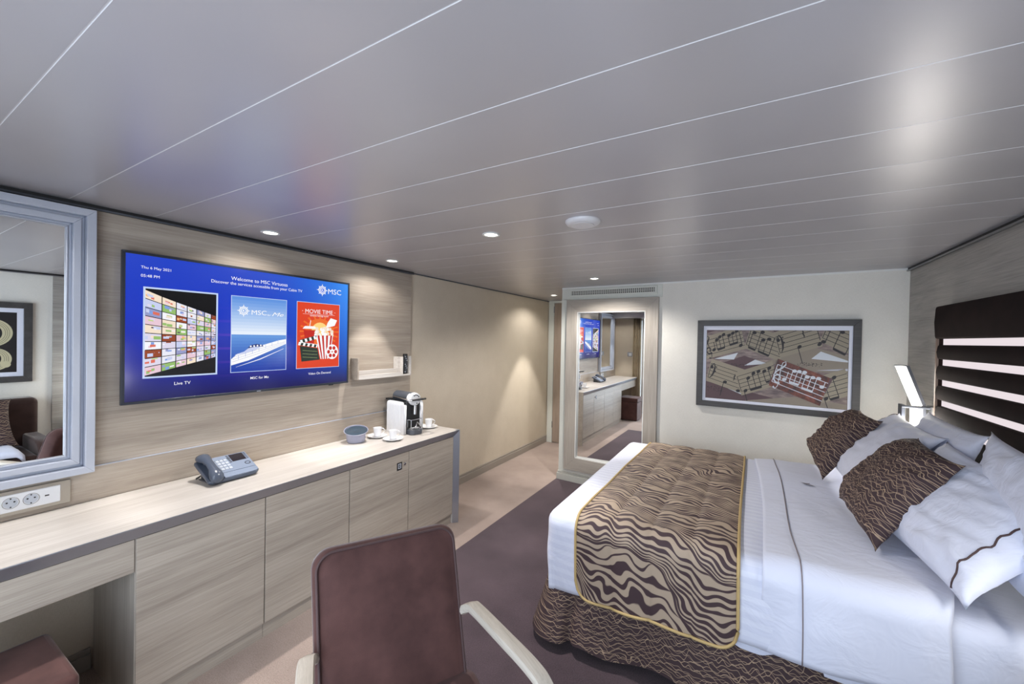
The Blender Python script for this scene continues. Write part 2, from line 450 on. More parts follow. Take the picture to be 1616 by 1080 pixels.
# balcony side, behind the camera
b = B(); b.box(-2.6, -2.0, -.55, -.45, 0, CEIL+.03); b.box(.92, 1.1, -.55, -.45, 0, CEIL+.03)
b.box(-2.0, .92, -.55, -.45, 1.97, CEIL+.03)
struct(b.build('wall_balcony', 'wall_beige'))
struct(B().box(-2.5, 1.0, -.45, -.12, 1.95, 2.06).build('trim_12', 'ceiling', bevel=.002))
w = B()
for xa in (-2.0, -.98, .04): w.box(xa, xa+.055, -.54, -.47, 0, 1.97)
w.box(.865, .92, -.54, -.47, 0, 1.97); w.box(-2.0, .92, -.54, -.47, 1.915, 1.97); w.box(-2.0, .92, -.54, -.47, 0, .06)
w = struct(w.build('door_2', 'white_paint', bevel=.004))
g = B()
for xa in (-1.945, -.925, .095): g.box(xa, xa+(.965 if xa < 0 else .77), -.51, -.502, .06, 1.915)
g.build('pane', 'pane', w)
B().box(-.97, -.94, -.47, -.44, 1.0, 1.16).build('handle', 'steel', w, bevel=.004)
def curtain(name, x0, x1, y, z0, z1, mat, label, amp=.022, folds=5):
    n = folds*10; P = []
    for i in range(n+1):
        u = i/n; x = x0+(x1-x0)*u; yy = y+amp*math.sin(u*folds*2*math.pi)+.006*math.sin(u*23)
        P.append([(x, yy, z0), (x, yy+.004*math.sin(i), (z0+z1)/2), (x, yy, z1)])
    bb = B().grid(P); o = bb.build(name, mat, None, smooth='all', solid=.003, loc=((x0+x1)/2, y, z0))
    tag(o, label, 'curtain'); return o
curtain('curtain', -2.10, -1.93, -.415, .02, 1.95, 'curtain', 'beige curtain gathered beside the balcony door, seen in the tall mirror')
curtain('curtain', -1.92, -1.60, -.415, .02, 1.95, 'white_paint', 'white curtain gathered at the balcony door, seen in the tall mirror', folds=6)

# ------------------------------------------------------------------ mirrors
t_ = thing('wall_mirror', 'tall mirror in a wide pale oak frame on the far wall beside the corridor', 'mirror')
onwall(t_, .54, 0, .12)
b = B(); L, R_, Bo, T = -.472, .468, .008, 1.795; l, r, bo, tp = -.348, .348, .142, 1.668
for poly in ([(L, T), (R_, T), (r, tp), (l, tp)], [(L, Bo), (l, bo), (r, bo), (R_, Bo)]): b.prism(poly, 1, -.032, -.001, 0)
for poly in ([(L, T), (l, tp), (l, bo), (L, Bo)], [(R_, T), (R_, Bo), (r, bo), (r, tp)]): b.prism(poly, 1, -.032, -.001, 1)
b.build('frame', ['wood_x', 'wood_z'], t_, bevel=.0015)
b = B(); w_ = .008
b.box(l, l+w_, -.03, .045, bo, tp); b.box(r-w_, r, -.03, .045, bo, tp); b.box(l, r, -.03, .045, bo, bo+w_); b.box(l, r, -.03, .045, tp-w_, tp)
b.build('inner_edge', 'white_paint', t_)
g = B().box(l+w_, r-w_, .018, .024, bo+w_, tp-w_); g.xf(Matrix.Rotation(.048, 4, 'Z'))
g.build('mirror_glass', 'mirror', t_)

t_ = thing('wall_mirror', 'mirror with a wide stepped silver frame on the wall above the desk', 'mirror', (-2.48, .19, .889))
def ring(bm, y0, y1, z0, z1, w, xa, xb, mi=0):
    for poly in ([(y0, z1), (y1, z1), (y1-w, z1-w), (y0+w, z1-w)], [(y0, z0), (y0+w, z0+w), (y1-w, z0+w), (y1, z0)],
                 [(y0, z1), (y0+w, z1-w), (y0+w, z0+w), (y0, z0)], [(y1, z1), (y1, z0), (y1-w, z0+w), (y1-w, z1-w)]):
        bm.prism(poly, 0, xa, xb, mi)
b = B(); y0, y1, z0, z1 = -.42, .408, .0, 1.13
ring(b, y0, y1, z0, z1, .030, 0, .052); ring(b, y0+.030, y1-.030, z0+.030, z1-.030, .014, 0, .022)
ring(b, y0+.044, y1-.044, z0+.044, z1-.044, .024, 0, .040); ring(b, y0+.068, y1-.068, z0+.068, z1-.068, .012, 0, .018)
ring(b, y0+.080, y1-.080, z0+.080, z1-.080, .005, 0, .026)
b.build('frame', 'silver', t_, bevel=.002)
B().box(.006, .012, y0+.082, y1-.082, z0+.082, z1-.082).build('mirror_glass', 'mirror', t_)

# ------------------------------------------------------------------ worktop and cabinets
t_ = thing('worktop', 'long brightened oak worktop along the left wall, folding down to the floor', 'worktop', (-2.24, 1.1, 0))
def relb(bm): return rel(bm, (-2.24, 1.1, 0))
b = B(); b.prism([(-2.466, .755), (-1.985, .755), (-1.985, .7525), (-2.018, .703), (-2.466, .703)], 1, -.372, 2.567, 0)
b.prism([(-1.9845, .7555), (-1.9838, .7525), (-2.017, .702), (-2.0185, .7035), (-1.9865, .7525), (-1.9865, .7555)], 1, -.372, 2.598, 1)
relb(b).build('top', ['wood_top', 'dark_edge'], t_)
b = B(); b.prism([(-2.498, 2.60), (-1.985, 2.60), (-2.02, 2.566), (-2.498, 2.566)], 2, 0, .755, 0)
b.prism([(-1.9835, 2.601), (-1.9855, 2.601), (-2.021, 2.5665), (-2.0195, 2.5655)], 2, 0, .755, 1)
relb(b).build('end_panel', ['wood_top', 'dark_edge'], t_)
ys = [.612, 1.098, 1.583, 2.069, 2.562]
labs = ['oak cabinet beside the knee space, first from the desk opening', 'oak cabinet second from the desk opening, half hidden behind the armchair',
        'oak cabinet with a small black safe sticker and round lock near its top corner', 'oak cabinet at the far end of the worktop, below the coffee machine']
for i in range(4):
    ya, yb = ys[i], ys[i+1]; c = thing('cabinet', labs[i], 'cabinet', (-2.26, (ya+yb)/2, 0), group='cabinets under the worktop')
    rb = lambda bm: rel(bm, (-2.26, (ya+yb)/2, 0))
    b = B(); b.box(-2.478, -2.037, ya+(.016 if i == 0 else .001), yb-.001, .075, .702)
    rb(b).build('body', 'wood_desk', c)
    if i == 0:
        b = B(); b.box(-2.478, -2.022, ya-.002, ya+.015, 0, .702); rb(b).build('side_panel', 'wood_z', c, bevel=.001)
    b = B(); b.box(-2.478, -2.032, ya+(.016 if i == 0 else .001), yb-.001, 0, .073); rb(b).build('plinth', 'wood_desk', c)
    b = B(); b.box(-2.036, -2.018, ya+.0025, yb-.0025, .076, .699)
    dr = rb(b).build('door', 'wood_desk', c, bevel=.001)
    if i == 2:
        b = B(); b.box(-2.0185, -2.0165, 1.957, 2.003, .590, .642, 0)
        b.box(-2.0166, -2.0160, 1.966, 1.994, .600, .634, 1); b.box(-2.0161, -2.0156, 1.972, 1.988, .606, .628, 0)
        b.box(-2.0157, -2.0152, 1.978, 1.984, .612, .622, 1)
        rb(b).build('sticker', ['black', 'key'], dr)
        b = B(); b.lathe([(.010, -2.0185), (.010, -2.013), (.006, -2.011)], 20, (0, 2.028, .622), axis=0); b.box(-2.0112, -2.0105, 2.0265, 2.0295, .617, .627, 1)
        rb(b).build('lock', ['chrome', 'black'], dr, smooth=True)
b = B(); b.box(-2.036, -2.018, -.370, .608, .572, .700)
c = thing('desk_drawer', 'shallow oak drawer hanging under the worktop above the knee space', 'drawer', (-2.26, .08, .57))
rel(b, (-2.26, .08, .57)).build('drawer_front', 'wood_desk', c, bevel=.001)
b = B(); b.box(-2.46, -2.037, -.37, .606, .58, .702); rel(b, (-2.26, .08, .57)).build('body', 'wood_desk', c)

# ------------------------------------------------------------------ ceiling fittings
def spot(par, size, blend, power, radius=.018, col=(1, .955, .905)):
    L = bpy.data.lights.new('lamp', 'SPOT'); L.energy = power; L.spot_size = math.radians(size); L.spot_blend = blend
    L.shadow_soft_size = radius; L.color = col
    o = bpy.data.objects.new('lamp', L); COL.objects.link(o); o.parent = par; o.location = (0, 0, -.006); return o
P_IN, P_OUT = 58, 12
def downlight(x, y, label, p_in=P_IN, p_out=P_OUT):
    t = thing('downlight', label, 'ceiling light', (x, y, CEIL), group='recessed ceiling spots')
    B().lathe([(.034, -.001), (.046, -.001), (.046, .003), (.034, .003)], 36, (0, 0, -.004), cap=False).build('trim_ring', 'white_paint', t, smooth=True)
    B().lathe([(.0001, .0), (.034, .0)], 32, (0, 0, -.0022), cap=False).build('lens', 'spot_lit', t)
    spot(t, 60, .35, p_in); spot(t, 150, .5, p_out)
    return t
downlight(-2.231, 1.22, 'round recessed spot in the ceiling above the near half of the television')
downlight(-2.231, 2.085, 'round recessed spot in the ceiling above the small wall rack')
downlight(-1.173, 1.777, 'round recessed spot in the middle of the ceiling, nearest the smoke detector', 58, 60)
downlight(-1.177, 3.46, 'round recessed spot in the ceiling just before the tall mirror', 58, 75)
downlight(-2.082, 4.6, 'round recessed spot in the ceiling at the end of the corridor', 110, 22)
downlight(-2.22, .10, 'round recessed spot in the ceiling above the silver framed mirror')
downlight(-1.173, .10, 'round recessed spot in the ceiling near the balcony, seen in the tall mirror')
t_ = thing('smoke_detector', 'flat round white detector disc on the ceiling above the bed foot', 'detector', (-.66, 1.765, CEIL))
B().lathe([(.0001, -.020), (.062, -.020), (.075, -.015), (.081, -.006), (.081, .0)], 48).build('disc', 'ceil_line', t_, smooth=True)
B().lathe([(.052, -.0205), (.052, -.022), (.0001, -.022)], 40).build('grille', 'ceil_line', t_, smooth=True)

# air vent above the tall mirror
t_ = thing('air_vent', 'long white air grille on the far wall above the tall mirror', 'vent'); onwall(t_, .54, 0, 1.945)
b = B(); y_ = -.014
b.box(-.452, .448, y_, -.004, .062, .080); b.box(-.452, .448, y_, -.004, .0, .022); b.box(-.452, -.432, y_, -.004, .022, .062); b.box(.425, .448, y_, -.004, .022, .062)
b.build('frame', 'wall_cream', t_, bevel=.001)
B().box(-.432, .425, -.006, -.0045, .022, .062).build('duct', 'gap', t_)
b = B()
for k in range(44): x = -.43+k*.0195; b.box(x, x+.006, -.011, -.007, .022, .062)
for z in (.034, .047): b.box(-.432, .425, -.0125, -.0105, z, z+.004)
b.build('bars', 'wall_cream', t_)

# ================================================================== FLAT GRAPHICS (screen, print)
class Flat:
    """2D shapes laid on a plane: uvw(u, v, layer) gives the point"""
    def __init__(s, fn, step=.00025): s.b = B(); s.fn = fn; s.k = 0; s.mats = []; s.step = step
    def mi(s, m):
        if m not in s.mats: s.mats.append(m)
        return s.mats.index(m)
    def poly(s, pts, m, layer=None):
        if layer is None: s.k += 1; layer = s.k
        a = sum(pts[i][0]*pts[(i+1) % len(pts)][1]-pts[(i+1) % len(pts)][0]*pts[i][1] for i in range(len(pts)))
        if a < 0: pts = pts[::-1]
        s.b.add([s.fn(u, v, layer*s.step) for u, v in pts], [tuple(range(len(pts)))], s.mi(m))
    def rect(s, u0, u1, v0, v1, m, layer=None): s.poly([(u0, v0), (u1, v0), (u1, v1), (u0, v1)], m, layer)
    def disc(s, u, v, r, m, layer=None, n=20, ry=None, rot=0):
        ry = ry or r; P = []
        for k in range(n):
            a = 2*math.pi*k/n; x, y = r*math.cos(a), ry*math.sin(a); P.append((u+x*math.cos(rot)-y*math.sin(rot), v+x*math.sin(rot)+y*math.cos(rot)))
        s.poly(P, m, layer)
    def line(s, pts, w, m, layer=None):
        """stroke; w may be a list of widths"""
        if layer is None: s.k += 1; layer = s.k
        n = len(pts); L, R = [], []
        for i, p in enumerate(pts):
            a = pts[max(i-1, 0)]; c = pts[min(i+1, n-1)]; dx, dy = c[0]-a[0], c[1]-a[1]; d = math.hypot(dx, dy) or 1
            ww = (w[i] if isinstance(w, (list, tuple)) else w)/2; L.append((p[0]-dy/d*ww, p[1]+dx/d*ww)); R.append((p[0]+dy/d*ww, p[1]-dx/d*ww))
        for i in range(n-1): s.poly([L[i], R[i], R[i+1], L[i+1]], m, layer)
    def text(s, txt, u, v, width, m, height=None, bold=0, align='c', layer=None, shear=0):
        if layer is None: s.k += 1; layer = s.k
        c = bpy.data.curves.new('t', 'FONT'); c.body = txt; c.size = 1; c.offset = bold; c.resolution_u = 3; c.shear = shear
        o = bpy.data.objects.new('t', c); COL.objects.link(o); dg = bpy.context.evaluated_depsgraph_get()
        me = bpy.data.meshes.new_from_object(o.evaluated_get(dg)); bpy.data.objects.remove(o); bpy.data.curves.remove(c)
        xs = [q.co.x for q in me.vertices]; yy = [q.co.y for q in me.vertices]
        x0, x1, y0, y1 = min(xs), max(xs), min(yy), max(yy); k = width/(x1-x0); ky = (height/(y1-y0)) if height else k
        off = {'c': -width/2, 'l': 0, 'r': -width}[align]
        s.b.add([s.fn(u+off+(q.co.x-x0)*k, v+(q.co.y-(y0+y1)/2)*ky, layer*s.step) for q in me.vertices], [tuple(p.vertices) for p in me.polygons], s.mi(m))
        bpy.data.meshes.remove(me)
    def build(s, name, parent, loc=None): return s.b.build(name, s.mats, parent, loc=loc)
def em(name, c, k=1.0): M[name] = emit(name, c, k, gloss=True); return name

# ------------------------------------------------------------------ television
TVX = -2.43
tv = thing('television', 'wall mounted television showing a blue welcome menu above the worktop', 'television', (-2.455, 1.278, 1.166))
rt = lambda bm: rel(bm, (-2.455, 1.278, 1.166))
b = B(); b.box(-2.481, -2.440, .70, 1.86, 1.18, 1.86); rt(b).build('back_shell', 'black', tv, bevel=.006)
b = B(); ring(b, .679, 1.878, 1.165, 1.870, .0125, -2.445, -2.427); rt(b).build('bezel', 'tvframe', tv, bevel=.0015)
b = B(); b.box(-2.4275, -2.4262, 1.262, 1.284, 1.1685, 1.1715); rt(b).build('badge', 'silver', tv)
b = B(); b.box(-2.445, -2.436, 1.735, 1.765, 1.158, 1.166); rt(b).build('sensor', 'black', tv)
tn = NT('screen picture blue'); sep = tn.n('ShaderNodeSeparateXYZ'); tn.l(tn.coord(), sep.inputs[0])
u = tn.math('DIVIDE', tn.math('ADD', sep.outputs[1], .585), 1.17); v = tn.math('DIVIDE', tn.math('SUBTRACT', sep.outputs[2], .013), .68)
c1 = tn.ramp(v, [(.0, srgb(14, 12, 84)), (.22, srgb(16, 30, 148)), (.6, srgb(20, 52, 190)), (1, srgb(24, 62, 196))])
k = tn.math('MULTIPLY', tn.math('POWER', u, 4), tn.math('MULTIPLY', v, 1.0), clamp=True)
c2 = tn.mix(k, c1, srgb(60, 150, 250))
st = tn.math('MULTIPLY', tn.math('GREATER_THAN', tn.math('SINE', tn.math('MULTIPLY', v, 58)), .86), tn.math('MULTIPLY', tn.math('SUBTRACT', .3, tn.math('ABSOLUTE', tn.math('SUBTRACT', v, .40))), 1.3, clamp=True), clamp=True)
c3 = tn.mix(tn.math('MULTIPLY', st, tn.math('SUBTRACT', 1, tn.math('ABSOLUTE', tn.math('MULTIPLY', tn.math('SUBTRACT', u, .42), 4)), clamp=True), clamp=True), c2, srgb(120, 60, 200))
p = tn.n('ShaderNodeBsdfPrincipled'); p.inputs['Base Color'].default_value = (.01, .01, .01, 1); p.inputs['Roughness'].default_value = .12
tn.l(c3, p.inputs['Emission Color']); p.inputs['Emission Strength'].default_value = 1.0; tn.l(p.outputs[0], tn.out.inputs[0]); M['screen'] = tn.m
b = B(); b.box(-2.44, TVX, .690, 1.867, 1.176, 1.860); scr = rt(b).build('screen', 'screen', tv)
def tvp(u, v, d): return (TVX+.0004+d+2.455, u-1.278, v-1.166)
em('scr white', (250, 250, 252)); em('scr edge', (196, 214, 246)); em('scr black', (4, 4, 8))
for args, kw in ((('Thu 6 May 2021', .745, 1.800, .113), dict(align='l', bold=0)), (('05:48 PM', .745, 1.763, .069), dict(align='l', bold=0)),
                 (('Welcome to MSC Virtuosa', 1.279, 1.802, .312), dict(bold=0)), (('Discover the services accessible from your Cabin TV', 1.279, 1.7725, .50), dict(bold=0)),
                 (('Live TV', .909, 1.248, .067), dict(bold=.002)), (('MSC for Me', 1.278, 1.248, .101), dict(bold=.002)), (('Video On Demand', 1.658, 1.249, .161), dict(bold=.002))):
    F = Flat(tvp); F.text(*args, 'scr white', layer=1, **kw); F.build('screen_text', scr)
def compass(F, u, v, r, m, hole, layer):
    P = []
    for k in range(32):
        a = math.pi/2+2*math.pi*k/32; q = [1, .55, .72, .55][(k // 1) % 4] if k % 4 else (1 if k % 8 == 0 else .9)
        if k % 2: q = .56
        P.append((u+r*q*math.cos(a), v+r*q*math.sin(a)))
    F.poly(P, m, layer)
    F.disc(u, v, r*.50, hole, layer+1); F.disc(u, v, r*.42, m, layer+2); F.disc(u, v, r*.30, hole, layer+3)
    F.text('R', u, v, r*.28, m, bold=.05, layer=layer+4)
em('scr logo blue', (36, 96, 226))
F = Flat(tvp); compass(F, 1.668, 1.797, .042, 'scr white', 'scr logo blue', 1)
F.text('MSC', 1.761, 1.794, .100, 'scr white', bold=0, layer=1, height=.034)
F.build('screen_logo', scr)
# tile 1: wall of small pictures
F = Flat(tvp); a0, a1, b0, b1 = .754, 1.061, 1.281, 1.712
F.rect(a0, a1, b0, b1, 'scr edge'); F.rect(a0+.008, a1-.008, b0+.008, b1-.008, 'scr black')
pal = [em('scr c%d' % i, c) for i, c in enumerate([(222, 216, 236), (234, 234, 246), (150, 70, 40), (240, 180, 120), (150, 190, 110), (130, 160, 225), (200, 208, 240), (90, 70, 90), (245, 226, 204), (222, 110, 90), (196, 212, 140), (246, 246, 252), (150, 156, 200), (232, 200, 214)])]
cx = [.759, .824, .880, .925, .965, 1.000, 1.030, 1.053]
rng = random.Random(3); Lk = F.k+1
def yy(x, k):
    t = (x-.759)/.294; top = 1.700-(.110*t**.9); bot = 1.292+.082*t
    return top+(bot-top)*k/10
for i in range(7):
    for k in range(10):
        xa, xb = cx[i]+.0018, cx[i+1]-.0018
        q = lambda x, k_: (x, yy(x, k_))
        g = .045
        A = [q(xa, k+g), q(xb, k+g), q(xb, k+1-g), q(xa, k+1-g)]
        F.poly(A, rng.choice([pal[0], pal[1], pal[6], pal[8], pal[11], pal[13], pal[12], pal[4], pal[2]]), Lk)
        for w in range(3):
            f0 = rng.random()*.6; f1 = f0+.15+rng.random()*.3; h0 = rng.random()*.6; h1 = h0+.15+rng.random()*.3
            xa2, xb2 = xa+(xb-xa)*f0, xa+(xb-xa)*min(1, f1)
            F.poly([q(xa2, k+g+(1-2*g)*h0), q(xb2, k+g+(1-2*g)*h0), q(xb2, k+g+(1-2*g)*min(1, h1)), q(xa2, k+g+(1-2*g)*min(1, h1))], rng.choice(pal), Lk+1+w)
F.build('menu_tile', scr)
# tile 2: ship at sea
F = Flat(tvp); a0, a1, b0, b1 = 1.124, 1.432, 1.284, 1.709
F.rect(a0, a1, b0, b1, 'scr edge'); a0 += .003; a1 -= .003; b0 += .003; b1 -= .003; hz = 1.495; Lk = F.k+1
for k in range(12):
    t0, t1 = k/12, (k+1)/12; c = [int(x+(y_-x)*t0) for x, y_ in zip((228, 238, 250), (86, 140, 222))]
    F.rect(a0, a1, hz+(b1-hz)*t0, hz+(b1-hz)*t1, em('scr sky%d' % k, c), Lk)
    c = [int(x+(y_-x)*t0) for x, y_ in zip((96, 150, 220), (12, 50, 160))]
    F.rect(a0, a1, hz-(hz-b0)*t1, hz-(hz-b0)*t0, em('scr sea%d' % k, c), Lk)
F.k = Lk; sea = lambda u, v: (a0+(a1-a0)*u, b0+(b1-b0)*v)
F.poly([sea(.0, .09), sea(.3, .15), sea(.65, .26), sea(1, .37), sea(1, .44), sea(.85, .42), sea(.55, .355), sea(.25, .27), sea(.1, .24), sea(.0, .17)], 'scr white')
F.poly([sea(.05, .225), sea(.22, .27), sea(.3, .32), sea(.45, .335), sea(.56, .35), sea(.42, .29), sea(.2, .24)], 'scr c6')
em('scr navy', (30, 50, 120))
for k in range(7): F.line([sea(.12+.12*k, .165+.036*k), sea(.12+.12*k, .22+.036*k)], .0018, 'scr c5', Lk+3)
for k in range(3): F.line([sea(.02, .135+.03*k), sea(.5, .245+.03*k), sea(.98, .375+.014*k)], .0013, 'scr c12', Lk+4)
F.poly([sea(.27, .31), sea(.33, .355), sea(.43, .37), sea(.54, .36), sea(.56, .335), sea(.4, .33)], 'scr navy', Lk+3)
for k in range(4): F.disc(*sea(.33+.06*k, .338+.004*k), .005, 'scr white', Lk+5)
F.line([sea(.08, .065), sea(.5, .16), sea(.95, .30)], [.001, .006, .002], 'scr c1', Lk+2)
compass(F, *sea(.20, .815), .036, 'scr white', 'scr sky7', Lk+2)
F.text('MSC', *sea(.475, .80), .082, 'scr white', bold=0, layer=Lk+2, height=.026)
F.text('for', *sea(.66, .775), .020, 'scr white', layer=Lk+2, shear=.3)
F.text('Me', *sea(.83, .79), .070, 'scr white', layer=Lk+2, shear=.4, height=.022)
F.build('menu_tile', scr)
# tile 3: cinema poster
F = Flat(tvp); a0, a1, b0, b1 = 1.495, 1.802, 1.284, 1.710
em('scr red', (222, 66, 34)); em('scr orange', (236, 110, 40)); em('scr glow', (255, 214, 130)); em('scr crimson', (196, 40, 30)); em('scr slate', (40, 52, 46))
F.rect(a0, a1, b0, b1, 'scr edge'); a0 += .003; a1 -= .003; b0 += .003; b1 -= .003
F.rect(a0, a1, b0, b1, 'scr red'); S3 = lambda u, v: (a0+(a1-a0)*u, b0+(b1-b0)*v); Lk = F.k
F.disc(*S3(.52, .56), .105, 'scr orange', Lk+1, ry=.085); 
for k in range(20):
    a = 2*math.pi*k/20; c = S3(.52, .56); F.poly([(c[0]+.14*math.cos(a-.05), c[1]+.11*math.sin(a-.05)), (c[0]+.14*math.cos(a+.05), c[1]+.11*math.sin(a+.05)), c], 'scr orange', Lk+2)
F.disc(*S3(.52, .56), .06, 'scr glow', Lk+3)
F.text('· MOVIE TIME ·', *S3(.5, .87), .235, 'scr white', bold=0, layer=Lk+2)
F.line([S3(.12, .825), S3(.88, .825)], .0012, 'scr white', Lk+2)
F.text('cinema background', *S3(.5, .803), .130, 'scr white', bold=0, layer=Lk+2)
F.poly([S3(.14, .58), S3(.42, .58), S3(.37, .33), S3(.20, .33)], 'scr crimson', Lk+4); F.poly([S3(.12, .60), S3(.44, .60), S3(.40, .64), S3(.17, .64)], 'scr white', Lk+4); F.line([S3(.28, .64), S3(.30, .73)], .004, 'scr white', Lk+4)
F.poly([S3(.66, .62), S3(.88, .66), S3(.94, .75), S3(.78, .78), S3(.70, .70)], 'scr white', Lk+4)
for k in range(26): F.disc(*S3(.42+.40*rng.random(), .50+.12*rng.random()), .011, rng.choice(['scr white', 'scr c8']), Lk+5+k % 3)
F.poly([S3(.42, .50), S3(.84, .50), S3(.76, .13), S3(.54, .13)], 'scr white', Lk+9)
for k in range(4):
    x = .455+.105*k; F.poly([S3(x, .50), S3(x+.05, .50), S3(.56+(x+.05-.45)*.52, .13), S3(.56+(x-.45)*.52, .13)], 'scr crimson', Lk+10)
F.poly([S3(.06, .34), S3(.46, .30), S3(.52, .12), S3(.10, .10)], 'scr slate', Lk+11)
F.poly([S3(.02, .36), S3(.42, .44), S3(.44, .50), S3(.06, .43)], 'scr slate', Lk+11); F.poly([S3(.02, .35), S3(.46, .31), S3(.46, .36), S3(.04, .40)], 'scr white', Lk+12)
for k in range(4):
    F.poly([S3(.08+.1*k, .375+.02*k), S3(.13+.1*k, .385+.02*k), S3(.11+.1*k, .43+.02*k), S3(.06+.1*k, .425+.02*k)], 'scr white', Lk+13)
    F.poly([S3(.07+.1*k, .345-.009*k), S3(.12+.1*k, .34-.009*k), S3(.14+.1*k, .38-.009*k), S3(.09+.1*k, .39-.009*k)], 'scr slate', Lk+13)
for k in range(3): F.line([S3(.12, .27-.05*k), S3(.46, .25-.05*k)], .0012, 'scr c10', Lk+13)
c = S3(.82, .24); F.disc(*c, .046, 'scr white', Lk+14, ry=.050, n=28)
for k in range(6):
    a = 2*math.pi*k/6; F.disc(c[0]+.027*math.cos(a), c[1]+.029*math.sin(a), .0115, 'scr crimson', Lk+15, ry=.0125)
F.disc(*c, .005, 'scr crimson', Lk+15)
F.build('menu_tile', scr)

# ------------------------------------------------------------------ sockets beside the mirror
t_ = thing('socket_panel', 'taupe metal plate with two round white sockets and a usb port beside the silver mirror', 'socket', (-2.466, .36, .82))
b = B(); b.box(0, .010, -.21, .172, -.045, .052); b.build('plate', 'taupe_metal', t_, bevel=.002)
b = B(); b.box(.009, .016, -.020, .142, -.030, .038); b.build('socket_block', 'white_plastic', t_, bevel=.003)
for yy_ in (.010, .062):
    b = B(); b.lathe([(.024, .0162), (.022, .0175), (.0195, .0165), (.0190, .0161), (.0001, .0161)], 28, (0, yy_, .006), axis=0)
    for (dy, dz, r_) in ((-.0095, .003, .0030), (.0095, .003, .0030)): b.lathe([(.0001, .0172), (r_, .0171)][::-1], 12, (0, yy_+dy, .006+dz), 1, axis=0)
    b.box(.0162, .0172, yy_-.002, yy_+.002, .006-.0185, .006-.014, 1); b.box(.0162, .0172, yy_-.002, yy_+.002, .006+.014, .006+.0185, 1)
    b.lathe([(.0205, .0160), (.0205, .0176), (.0222, .0176), (.0222, .0160)], 28, (0, yy_, .006), 2, axis=0, cap=False); b.lathe([(.0190, .0163), (.0001, .0163)], 28, (0, yy_, .006), 3, axis=0, cap=False)  # grey ring and disc put the shade of the recessed face into the colour
    b.build('socket', ['white_plastic', 'black', 'steel', 'key'], t_, smooth=True)
b = B(); b.box(.0155, .0168, .094, .114, -.012, .024, 0); b.box(.0166, .0174, .098, .110, .004, .009, 1); b.build('usb_port', ['white_plastic', 'black'], t_)

# ------------------------------------------------------------------ wall rack with remote
t_ = thing('wall_rack', 'small pale oak rack on the wall between television and corridor', 'rack', (-2.478, 2.2, 1.18))
rr = lambda bm: rel(bm, (-2.478, 2.2, 1.18))
b = B(); b.box(-2.478, -2.40, 1.935, 1.947, 1.180, 1.337); rr(b).build('side_panel', 'wood_y', t_, bevel=.001)
b = B(); b.box(-2.478, -2.40, 2.458, 2.470, 1.180, 1.337); rr(b).build('side_panel', 'wood_top', t_, bevel=.001)
b = B(); b.box(-2.478, -2.40, 1.947, 2.458, 1.180, 1.192); rr(b).build('base', 'wood_top', t_, bevel=.001)
b = B(); b.box(-2.410, -2.401, 1.947, 2.372, 1.192, 1.212); b.box(-2.440, -2.431, 1.947, 2.372, 1.192, 1.243); rr(b).build('rail', 'wood_top', t_, bevel=.001)
b = B(); b.box(-2.478, -2.402, 2.372, 2.380, 1.192, 1.335); b.box(-2.478, -2.43, 2.345, 2.372, 1.192, 1.335); rr(b).build('divider', 'wood_top', t_, bevel=.001)
b = B(); b.box(0, .022, -.019, .019, 0, .165)
t_ = thing('remote_control', 'black remote control standing in the right end of the oak wall rack', 'remote', (-2.433, 2.420, 1.1925))
b.build('body', 'black', t_, bevel=.005)
b = B()
for i in range(9):
    for j in range(3): b.box(.0215, .0235, -.013+.0095*j, -.013+.0095*j+.006, .014+.0155*i, .014+.0155*i+.0075, (i+j) % 4 == 0 and 1 or 0)
b.build('buttons', ['dkgrey', 'key'], t_)

# ------------------------------------------------------------------ telephone
t_ = thing('telephone', 'slate and pale grey desk telephone with handset on the worktop', 'telephone', (-2.30, 1.06, .755), rz=0)
tilt = Matrix.Translation((0, 0, .062)) @ Matrix.Rotation(math.radians(24), 4, 'Y')
def T(bm): return bm.xf(tilt)
# local before tilt: x front(+)/back(-), y left(-)/right(+)
b = B(); b.prism([(-.088, -.118), (.080, -.118), (.092, -.100), (.092, .098), (.076, .118), (-.088, .118)], 2, -.024, -.004, 0); T(b).build('body', 'phone_dark', t_, bevel=.006)
b = B(); b.prism([(-.084, -.048), (.048, -.048), (.048, .113), (-.084, .113)], 2, -.004, .001, 0); b.prism([(.050, -.048), (.086, -.048), (.086, .096), (.076, .113), (.050, .113)], 2, -.004, .001, 0)
T(b).build('top_plate', 'phone_light', t_, bevel=.0012)
b = B(); b.box(-.078, -.020, .030, .096, .0008, .002); T(b).build('display', 'phone_screen', t_)
b = B()
for i in range(4):
    for j in range(3): b.box(-.052+.022*i, -.052+.022*i+.015, -.040+.018*j, -.040+.018*j+.014, .0008, .003)
T(b).build('keypad', 'key', t_, bevel=.001)
b = B()
for i in range(5): b.box(-.076+.013*i, -.076+.013*i+.007, .016, .026, .0008, .0025)
T(b).build('side_keys', 'dkgrey', t_); b = B()
for i in range(5): b.box(-.076+.012*i, -.076+.012*i+.006, .099, .108, .0008, .0025)
T(b).build('side_keys', 'dkgrey', t_); b = B()
for k in range(14):
    a = 2*math.pi*k/14; x, y = .012+.010*math.cos(a), .088+.012*math.sin(a); b.box(x-.002, x+.002, y-.002, y+.002, .0008, .0026)
T(b).build('navigation_ring', 'dkgrey', t_)
b = B(); path = [(-.098, -.086, .012), (-.080, -.086, .030), (-.050, -.086, .038), (0, -.086, .038), (.045, -.086, .034), (.078, -.086, .022), (.098, -.086, .006)]
P = []; n = 20; secs = [(-.104, .006, .012, .010), (-.098, .008, .026, .020), (-.080, .014, .031, .026), (-.058, .021, .028, .021), (-.035, .028, .021, .014), (0, .031, .019, .012), (.035, .028, .021, .014), (.058, .021, .028, .021), (.080, .014, .031, .026), (.098, .008, .026, .020), (.104, .006, .012, .010)]
